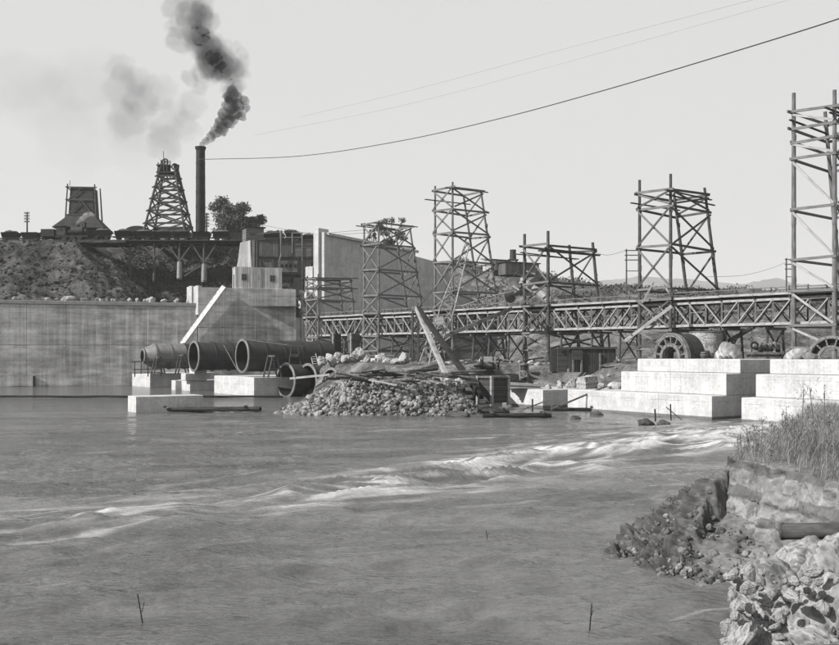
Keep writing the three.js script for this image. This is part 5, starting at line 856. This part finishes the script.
{ const a = atY(150, 0.15, 75.4), g = thing('float_debris', 'pale scraps of board caught at the left end of the long float', 'debris', a); for (let k = 0; k < 7; k++) { const p = a.clone().add(V(rr(-1, 1.5), rr(0, 0.3), rr(-0.3, 0.4))); bar(g, 'scrap_board', p, p.clone().add(V(rr(0.3, 1), rr(-0.05, 0.1), rr(-0.3, 0.3))), 0.16, 0.06, k % 2 ? M.woodPale : M.wood); } }
lean('slanting_pole', 'pale pole slanting from the float up to the pier ledge', at(551, 409.5, 75), at(607, 386, 77), 0.13, 0.13, M.woodMid, 'pole');
lean('raft_pole', 'thin pole lying across the upright stick on the flat raft', at(524, 409, 68.5), at(549, 400, 69), 0.08, 0.08, M.woodMid, 'pole');
lean('raft_stick', 'short upright stick standing on the flat timber raft', at(532.5, 399, 68.5), at(532.5, 412, 68.5), 0.1, 0.1, M.woodBlack, 'stick');
lean('ledge_prop', 'short dark prop standing against the pier face above its float', at(587, 392, 76.5), at(588, 407, 76.5), 0.12, 0.12, M.woodMid, 'prop');
[[655, 409, 420, 0.1, 'shorter snag post standing in the river before the pier'], [670.5, 404, 419, 0.09, 'taller snag post standing in the river before the pier']].forEach(([px, y0, y1, w, l]) => lean('river_stake', l, at(px, y0, 62.5), at(px + 0.6, y1 + 1.5, 62.5), w, w, M.woodBlack, 'stake'));
lean('leaning_stake', 'thin slanting stick leaning beside the taller snag post', at(666, 407, 62.6), at(682, 420, 62.4), 0.06, 0.06, M.woodDark, 'stick');
[[576, 416, 66, 0.35, 'dark pointed rock breaking the water below the slanting pole'], [598, 412, 71, 0.4, 'dark low rock awash at the foot of the pier'], [645, 420.5, 62, 0.45, 'flat dark rock awash left of the snag posts'], [664, 421, 61.8, 0.42, 'dark rock awash between the snag posts'], [460, 416, 69, 0.6, 'wet boulder at the right toe of the rubble heap'], [285, 412, 74, 0.3, 'small rock at the left toe of the rubble heap']].forEach(([px, py, D, r, l], i) => { const o = solo('river_rock', BOULDERS[i % 5], M.rockC, l, 'rock', atY(px, 0.02, D)); o.scale.set(r * 1.4, r * 0.75, r); });
// pipeline afloat across the basin
{ const g = thing('floating_pipeline', 'thin dark pipeline lying straight across the still basin', 'pipeline', atY(150, 0.1, 100)); let a = atY(-14, 0.12, 100.5); for (let k = 1; k <= 10; k++) { const b = atY(lerp(-14, 283, k / 10), 0.12 + rr(-0.03, 0.03), 100.5 + rr(-0.15, 0.15)); pole(g, 'pipe_length', a, b, 0.11, M.steelDark, ROD); a = b; } }

{ // litter of boards, rails and stone over the working level
  const zones = [['near the hoist engine', 'near the hoisting engine', 462, 556, 362, 379, 80, 92], ['under the bridge', 'under the bridge behind the derrick', 420, 545, 349, 361, 94, 108], ['beside the formwork', 'beside the dark formwork box', 545, 622, 372, 384, 82, 90]];
  zones.forEach(([g0, lab, x0, x1, y0, y1, d0, d1], z) => {
    for (let i = 0; i < 18; i++) { const D = rr(d0, d1), px = rr(x0, x1), a = atY(px, workY((px - CX) / F * D, D) + rr(0.02, 0.5), D), L = rr(0.8, 3.4), an = rr(-1, 1), b = a.clone().add(V(L * Math.cos(an), rr(-0.2, 0.5) * (i % 5 ? 0.5 : 2.4), -L * Math.sin(an))); const g = thing('littered_board', 'loose board or pole lying ' + lab, 'timber', a, 0, 'loose timber ' + g0); if (i % 3) bar(g, 'plank', a, b, rr(0.12, 0.32), rr(0.06, 0.16), i % 4 === 1 ? M.woodBlack : i % 2 ? M.woodPale : M.woodMid); else pole(g, 'log', a, b, rr(0.05, 0.13), i % 2 ? M.woodMid : M.woodPale); }
    for (let i = 0; i < 26; i++) { const D = rr(d0, d1), px = rr(x0, x1), r = rr(0.12, 0.42), o = solo('littered_stone', ROCKS[i % 8], i % 3 ? M.rockA : i % 2 ? M.rockWhite : M.rockC, 'loose broken stone lying ' + lab, 'stone', atY(px, workY((px - CX) / F * D, D) + r * 0.3, D), 'loose stones ' + g0); o.scale.set(r * 1.2, r * 0.8, r); o.rotation.set(i, i * 2, i * 3); }
  });
}
seed = 7077;
// ------------------------------------------------------------------ near bank: talus, boulders, weeds
{
  const big = [], small = { a: [], b: [], c: [] };
  for (let i = 0; i < 9000; i++) {
    const x = rr(3.9, 9), D = rr(13.5, 23.5), f = lineSd(footLine, x, D), b = -lineSd(backLine, x, D); if (f < -0.12 || b < -0.1 || x > cliffX(D) - 0.15) continue;
    const foot = Math.exp(-Math.pow(f / 0.38, 2)), slope = 0.75 * sm(3.4, 1.2, f) * sm(1.95, 1.5, bankY(x, D)); if (rnd() > foot * 0.95 + slope * 0.5) continue;
    const r = 0.018 + 0.06 * Math.pow(rnd(), 3.2) + (rnd() < 0.03 ? 0.03 : 0); const t = rnd();
    (t < 0.3 ? small.c : t < 0.75 ? small.b : small.a).push([x, bankY(x, D) + r * 0.15, -D, r]);
  }
  for (const k of ['a', 'b', 'c']) { small[k].sort((p, q) => q[3] - p[3]); small[k].slice(0, 80).forEach(([x, y, z, r]) => stone(bank, 'talus_stone', V(x, y, z), r * 1.2, k === 'a' ? M.rockA : k === 'b' ? M.rockB : M.rockC)); mergedRocks(small[k].slice(80), 'gravel', k === 'a' ? M.rockA : k === 'b' ? M.rockB : M.rockC, bank); }
  // clods breaking out of the slope
  for (let i = 0; i < 34; i++) { const t = rnd(), x = lerp(4.8, 8.2, rnd()), D = lerp(18.6, 23.2, rnd()), y = bankY(x, D); if (y < 0.12 || y > 1.9 || x > cliffX(D) - 0.3) continue; stone(bank, 'clod', V(x, y - 0.03, -D), rr(0.05, 0.15), rnd() < 0.6 ? M.clay : M.rockB, ROCKS); }
  // big pale clay boulders in the corner
  [[772, 592, 15.6, 0.62, 0.85], [800, 572, 16.0, 0.46, 0.8], [828, 584, 15.4, 0.6, 0.9], [752, 618, 14.9, 0.42, 0.6], [790, 622, 14.6, 0.5, 0.6], [822, 625, 14.4, 0.55, 0.65], [745, 598, 15.9, 0.25, 0.6], [812, 553, 16.4, 0.36, 0.8], [835, 556, 16.2, 0.42, 0.9], [776, 640, 14.2, 0.4, 0.5], [742, 640, 14.1, 0.4, 0.5], [810, 648, 14.0, 0.5, 0.5], [760, 572, 16.6, 0.3, 0.6], [850, 620, 14.4, 0.7, 0.9], [783, 562, 16.6, 0.3, 0.7], [730, 628, 14.6, 0.16, 0.6], [765, 604, 15.0, 0.2, 0.6], [806, 601, 14.9, 0.26, 0.7]].forEach(([px, py, D, r, sq], i) => {
    const o = part(bank, 'boulder', BOULDERS[i % 5], M.clayLump, at(px, py, D)); o.scale.set(r * 1.15, r * sq, r); o.rotation.set(i * 1.3, i * 0.9, i * 0.5);
  });
  for (let i = 0; i < 190; i++) { const px = rr(728, 850), py = rr(572, 650), D = rr(13.9, 15.6); const p = at(px, py, D); stone(bank, 'rubble_stone', p, rr(0.03, 0.13), rnd() < 0.6 ? M.clayLump : M.rockA); }
}
{ // pipe stub in the bluff
  const pipeIron = mat(0.12, { map: steelTex, roughness: 0.8 }), g = thing('drain_pipe', 'short dark pipe jutting from the clay bluff at the right edge', 'pipe', at(812, 531, 17)); const a = at(781, 531.5, 17.2), b = at(890, 530, 16.2);
  pole(g, 'pipe_barrel', a, b, 0.148, pipeIron, new THREE.CylinderGeometry(1, 1, 1, 24)); pole(g, 'pipe_collar', a, a.clone().lerp(b, 0.03), 0.155, pipeIron, new THREE.CylinderGeometry(1, 1, 1, 24));
}
// dry grass and weeds on the bank top
function blade(pos, idx, base, h, w, lean, az) {
  const n = 3, v0 = pos.length / 3, dx = Math.cos(az), dz = Math.sin(az), sx = -dz, sz = dx;
  for (let k = 0; k <= n; k++) { const t = k / n, c = base.clone().add(V(dx * lean * t * t, h * t * (1 - 0.12 * t), dz * lean * t * t)), q = w * (1 - t * 0.9) / 2; pos.push(c.x - sx * q, c.y, c.z - sz * q, c.x + sx * q, c.y, c.z + sz * q); if (k) { const a = v0 + (k - 1) * 2; idx.push(a, a + 1, a + 2, a + 1, a + 3, a + 2); } }
}
function meshOf(pos, idx) { const g = new THREE.BufferGeometry(); g.setAttribute('position', new THREE.Float32BufferAttribute(pos, 3)); g.setIndex(idx); g.computeVertexNormals(); return g; }
const grassMats = [mat(0.12, { side: THREE.DoubleSide, roughness: 0.9 }), mat(0.19, { side: THREE.DoubleSide, roughness: 0.9 }), mat(0.3, { side: THREE.DoubleSide, roughness: 0.9 })];
{
  const sets = [[[], []], [[], []], [[], []]];
  for (let i = 0; i < 80000; i++) {
    const x = rr(6.2, 17), D = rr(15, 42), y = bankY(x, D); if (y < 1.8 || rnd() > sm(1.8, 2.05, y)) continue; const f = lineSd(footLine, x, D);  if (fbm(x * 1.2, D * 1.2, 3) < 0.33) continue;
    const t = rnd(), k = t < 0.4 ? 0 : t < 0.8 ? 1 : 2, h = rr(0.14, 0.36) * (1 + 0.9 * sm(0.45, 0.7, fbm(x * 0.6 + 9, D * 0.6, 2))) * 1.1; blade(sets[k][0], sets[k][1], V(x, y - 0.03, -D), h, rr(0.004, 0.011), h * rr(0.2, 1.1), rr(0, 6.28));
  }
  const names = ['dark', 'grey', 'dry pale'];
  sets.forEach(([p, q], k) => { const o = struct('bank_grass', meshOf(p, q), grassMats[k]); o.userData.kind = 'stuff'; tag(o, names[k] + ' grass blades growing along the top of the clay bank', 'grass', null, 'stuff'); });
}
// branching weeds
function weed(label, x, D, h, n, m, group) {
  const y = bankY(x, D), p = V(x, y - 0.04, -D), g = thing('weed_plant', label, 'weed', p, 0, group); const pos = [], idx = [];
  const top = p.clone().add(V(rr(-0.12, 0.12) * h, h, rr(-0.1, 0.1) * h)); pole(g, 'stem', p, top, 0.007 + h * 0.004, grassMats[0]);
  for (let k = 0; k < n; k++) { const t = rr(0.25, 1), c = p.clone().lerp(top, t), a = rr(0, 6.28), L = h * rr(0.1, 0.3) * (1.2 - t * 0.6), e = c.clone().add(V(Math.cos(a) * L, L * rr(0.3, 1), Math.sin(a) * L)); if (k < 7) pole(g, 'twig', c, e, 0.005, grassMats[0]); for (let j = 0; j < 5; j++) { const d = c.clone().lerp(e, rr(0.3, 1.1)).add(V(rr(-1, 1), rr(-1, 1), rr(-1, 1)).multiplyScalar(0.03)).sub(p); blade(pos, idx, d, rr(0.03, 0.08), rr(0.012, 0.024), rr(0.02, 0.06), rr(0, 6.28)); } }
  part(g, 'leaves', meshOf(pos, idx), m); return g;
}
[[8.9, 22.2, 1.55, 'tall thin weed standing highest before the white stepped pier'], [10.2, 24.5, 1.5, 'dark tall weed stalk with a seed head right of the thin one'], [10.9, 25.6, 1.4, 'tall branching weed at the right edge of the bank top'], [8.2, 23.4, 0.8, 'bushy dark weed at the left of the bank top'], [8.8, 24.4, 0.85, 'leafy weed clump second from the left on the bank top']].forEach(([x, D, h, l]) => weed(l, x, D, h, 26, grassMats[0]));
for (let i = 0; i < 110; i++) { const x = rr(7.3, 13), D = rr(20.5, 30), y = bankY(x, D); if (y < 1.75) continue; weed('low branching weed among the grass on top of the clay bank', x, D, rr(0.3, 0.85), 12, grassMats[i % 3], 'low weeds on the bank'); }
// reeds and sticks in the shallows
[[-4.6, 15.9, 0.5, -0.12, 'thin dark reed standing in the water at lower left'], [2.78, 15.6, 0.42, 0.05, 'thin dark reed standing in the water near the bottom edge'], [1.7, 23.4, 0.18, -0.06, 'small dark snag poking out of the river at centre right']].forEach(([x, D, h, l, lab]) => { const g = thing('reed_stem', lab, 'reed', V(x, -0.2, -D)); pole(g, 'stem', V(x, -0.2, -D), V(x + l, h, -D), 0.012, M.woodBlack); pole(g, 'leaf', V(x + l * 0.4, h * 0.4, -D), V(x + l * 0.4 + 0.05, h * 0.75, -D + 0.03), 0.007, M.woodBlack); });
for (let i = 0; i < 9; i++) { const x = rr(4.9, 6.6), D = rr(21.5, 23.5), y = bankY(x, D); if (y < 0.1) continue; weed('sparse twig weed on the slope of the bank point', x, D, rr(0.15, 0.35), 5, grassMats[0], 'sparse weeds on the bank point'); }
// ------------------------------------------------------------------ smoke, steam, ropes and wires
const PUFFS = [0, 1, 2, 3].map((s) => { const g = new THREE.IcosahedronGeometry(1, 14), p = g.attributes.position; for (let i = 0; i < p.count; i++) { const x = p.getX(i), y = p.getY(i), z = p.getZ(i); const k = 1 + 0.42 * n3(x * 1.3 + s * 7, y * 1.3, z * 1.3) + 0.3 * Math.abs(n3(x * 2.8, y * 2.8 + s * 5, z * 2.8)) + 0.16 * Math.abs(n3(x * 6 + s, y * 6, z * 6)); p.setXYZ(i, x * k, y * k, z * k); } g.computeVertexNormals(); return g; });
const smokeMat = (t, d, c = 0.1, o = 0.05) => new THREE.MeshPhysicalMaterial({ color: grey(c), roughness: 1, specularIntensity: 0, transmission: 0.6, ior: 1.0, thickness: d, attenuationColor: grey(t), attenuationDistance: d, transparent: true, opacity: o });
function smoke(name, label, D, list, m) {
  const g = thing(name, label, 'smoke', at(list[0][0], list[0][1], D)); g.userData.kind = 'stuff';
  list.forEach(([px, py, r, sx = 1, sy = 1], i) => { const o = part(g, 'puff', PUFFS[i % 4], m, at(px, py, D + rr(-1, 1)).sub(g.position), [i * 1.1, i * 2.3, 0]); const q = r * D / F * 0.85; o.scale.set(q * sx, q * sy, q); o.castShadow = false; });
}
smoke('black_smoke', 'dense black smoke billowing from the tall stack', 186, [[202, 145, 3.2], [206, 141, 4], [211, 137, 5], [216, 132, 6.5], [222, 129, 7], [220, 123, 6.5], [229, 121, 8], [224, 114, 7], [234, 113, 8], [241, 116, 5.5], [230, 105, 8], [238, 105, 7], [246, 108, 4.5], [244, 100, 5], [232, 96, 9]], smokeMat(0.2, 2.8, 0.14, 0.1));
{
  seed = 4242;
  const spine = [[231, 96], [233, 84], [228, 74], [216, 68], [204, 62], [197, 50], [194, 36], [193, 20], [190, 4]], list = [];
  for (let i = 0; i < 40; i++) { const t = Math.pow(i / 39, 0.9) * (spine.length - 1), k = Math.min(spine.length - 2, Math.floor(t)), u = t - k, r = lerp(9, 15, Math.min(1, t / 3)); list.push([lerp(spine[k][0], spine[k + 1][0], u) + rr(-1, 1) * lerp(7, 16, Math.min(1, t / 3)), lerp(spine[k][1], spine[k + 1][1], u) + rr(-5, 5), r * rr(0.7, 1.15)]); }
  list.push([240, 70, 9], [243, 62, 8], [242, 53, 7], [236, 46, 6], [228, 43, 5], [246, 74, 6], [190, 78, 10], [200, 88, 9]);
  smoke('grey_smoke', 'paler torn smoke rolling up and left above the black smoke', 187, list, smokeMat(0.83, 3.0, 0.4, 0.003));
  const thin = []; for (let i = 0; i < 11; i++) { const t = i / 10; thin.push([lerp(186, 126, t) + rr(-14, 14), lerp(130, 88, t) + (i % 3 - 1) * 24, rr(15, 22)]); }
  smoke('thin_smoke', 'thin smoke haze drifting left above the braced tower', 190, thin, smokeMat(0.84, 6.5, 0.5, 0.001));
  const veil = []; for (let i = 0; i < 6; i++) veil.push([20 + i * 24 + rr(-10, 10), 80 + (i % 3) * 30 + rr(-10, 10), rr(32, 44), 1.2, 0.8]);
  smoke('drifting_smoke', 'faint smoke veil spread across the upper left sky', 200, veil, smokeMat(0.94, 12, 0.5, 0.001));
}
smoke('steam_puff', 'small pale puff of steam above the dark locomotive', 168, [[77, 223, 1.2], [78.5, 221.5, 1.4], [80, 220, 1.7], [82, 218.5, 2.0], [84, 217, 2.3], [86, 215.5, 2.5], [88.5, 214.3, 2.5], [91, 214, 2.2], [81, 217.5, 1.4], [85, 214.5, 1.8], [83, 220, 1.4], [93, 215, 1.8]], new THREE.MeshPhysicalMaterial({ color: grey(0.6), roughness: 1, specularIntensity: 0, transparent: true, opacity: 0.13 }));
// cables
function cable(name, label, pts, r, m = M.wire) { const o = solo(name, new THREE.TubeGeometry(new THREE.CatmullRomCurve3(pts), 90, r, 6), m, label, 'cable'); return o; }
cable('cableway_rope', 'long sagging cableway rope crossing the whole sky from the stack to upper right', [[196, 159.5, 178], [300, 156, 158], [400, 141, 138], [500, 118.5, 118], [600, 91.5, 100], [700, 62, 85], [820, 25, 72], [870, 8, 66]].map(([x, y, d]) => at(x, y, d)), 0.055);
cable('stay_wire', 'thin straight wire high above the big dark tower, slanting up to the right', [[300, 117, 190], [420, 88, 170], [560, 50, 150], [660, 24, 135], [860, -28, 110]].map(([x, y, d]) => at(x, y, d)), 0.016, M.steelPale);
cable('stay_wire', 'thin wire just below the high slanting wire', [[255, 135, 190], [400, 106, 170], [560, 64, 150], [660, 36, 135], [860, -20, 110]].map(([x, y, d]) => at(x, y, d)), 0.014, M.steelPale);
[[[206, 220, 190], [255, 224, 188], [300, 232, 184], [367, 230, 150]], [[206, 224, 190], [262, 230, 188], [312, 234, 184], [370, 233, 150]]].forEach((l, i) => cable('power_wire', ['upper wire sagging from the telegraph pole by the stack toward the dam', 'lower wire sagging from the telegraph pole by the stack toward the dam'][i], l.map(([x, y, d]) => at(x, y, d)), 0.03));
cable('power_wire', 'wire sagging from the low broad tower to the twin-legged pole', [[590, 251, 120], [608, 255, 135], [628, 250, 149]].map(([x, y, d]) => at(x, y, d)), 0.025);
cable('power_wire', 'wire sagging between the dark tower and the right twin-legged pole', [[706, 277, 110], [745, 275, 128], [772, 268, 142], [787, 262, 149]].map(([x, y, d]) => at(x, y, d)), 0.022);
cable('guy_wire', 'guy wire running down from the dam crest to the derrick mast', [[413, 309, 91], [430, 292, 120], [452, 270, 150]].map(([x, y, d]) => at(x, y, d)), 0.03);
cable('guy_wire', 'guy wire slanting behind the low tower over the hillside', [[608, 333, 100], [640, 341, 100], [668, 345, 100]].map(([x, y, d]) => at(x, y, d)), 0.025);
renderer.render(scene, camera);
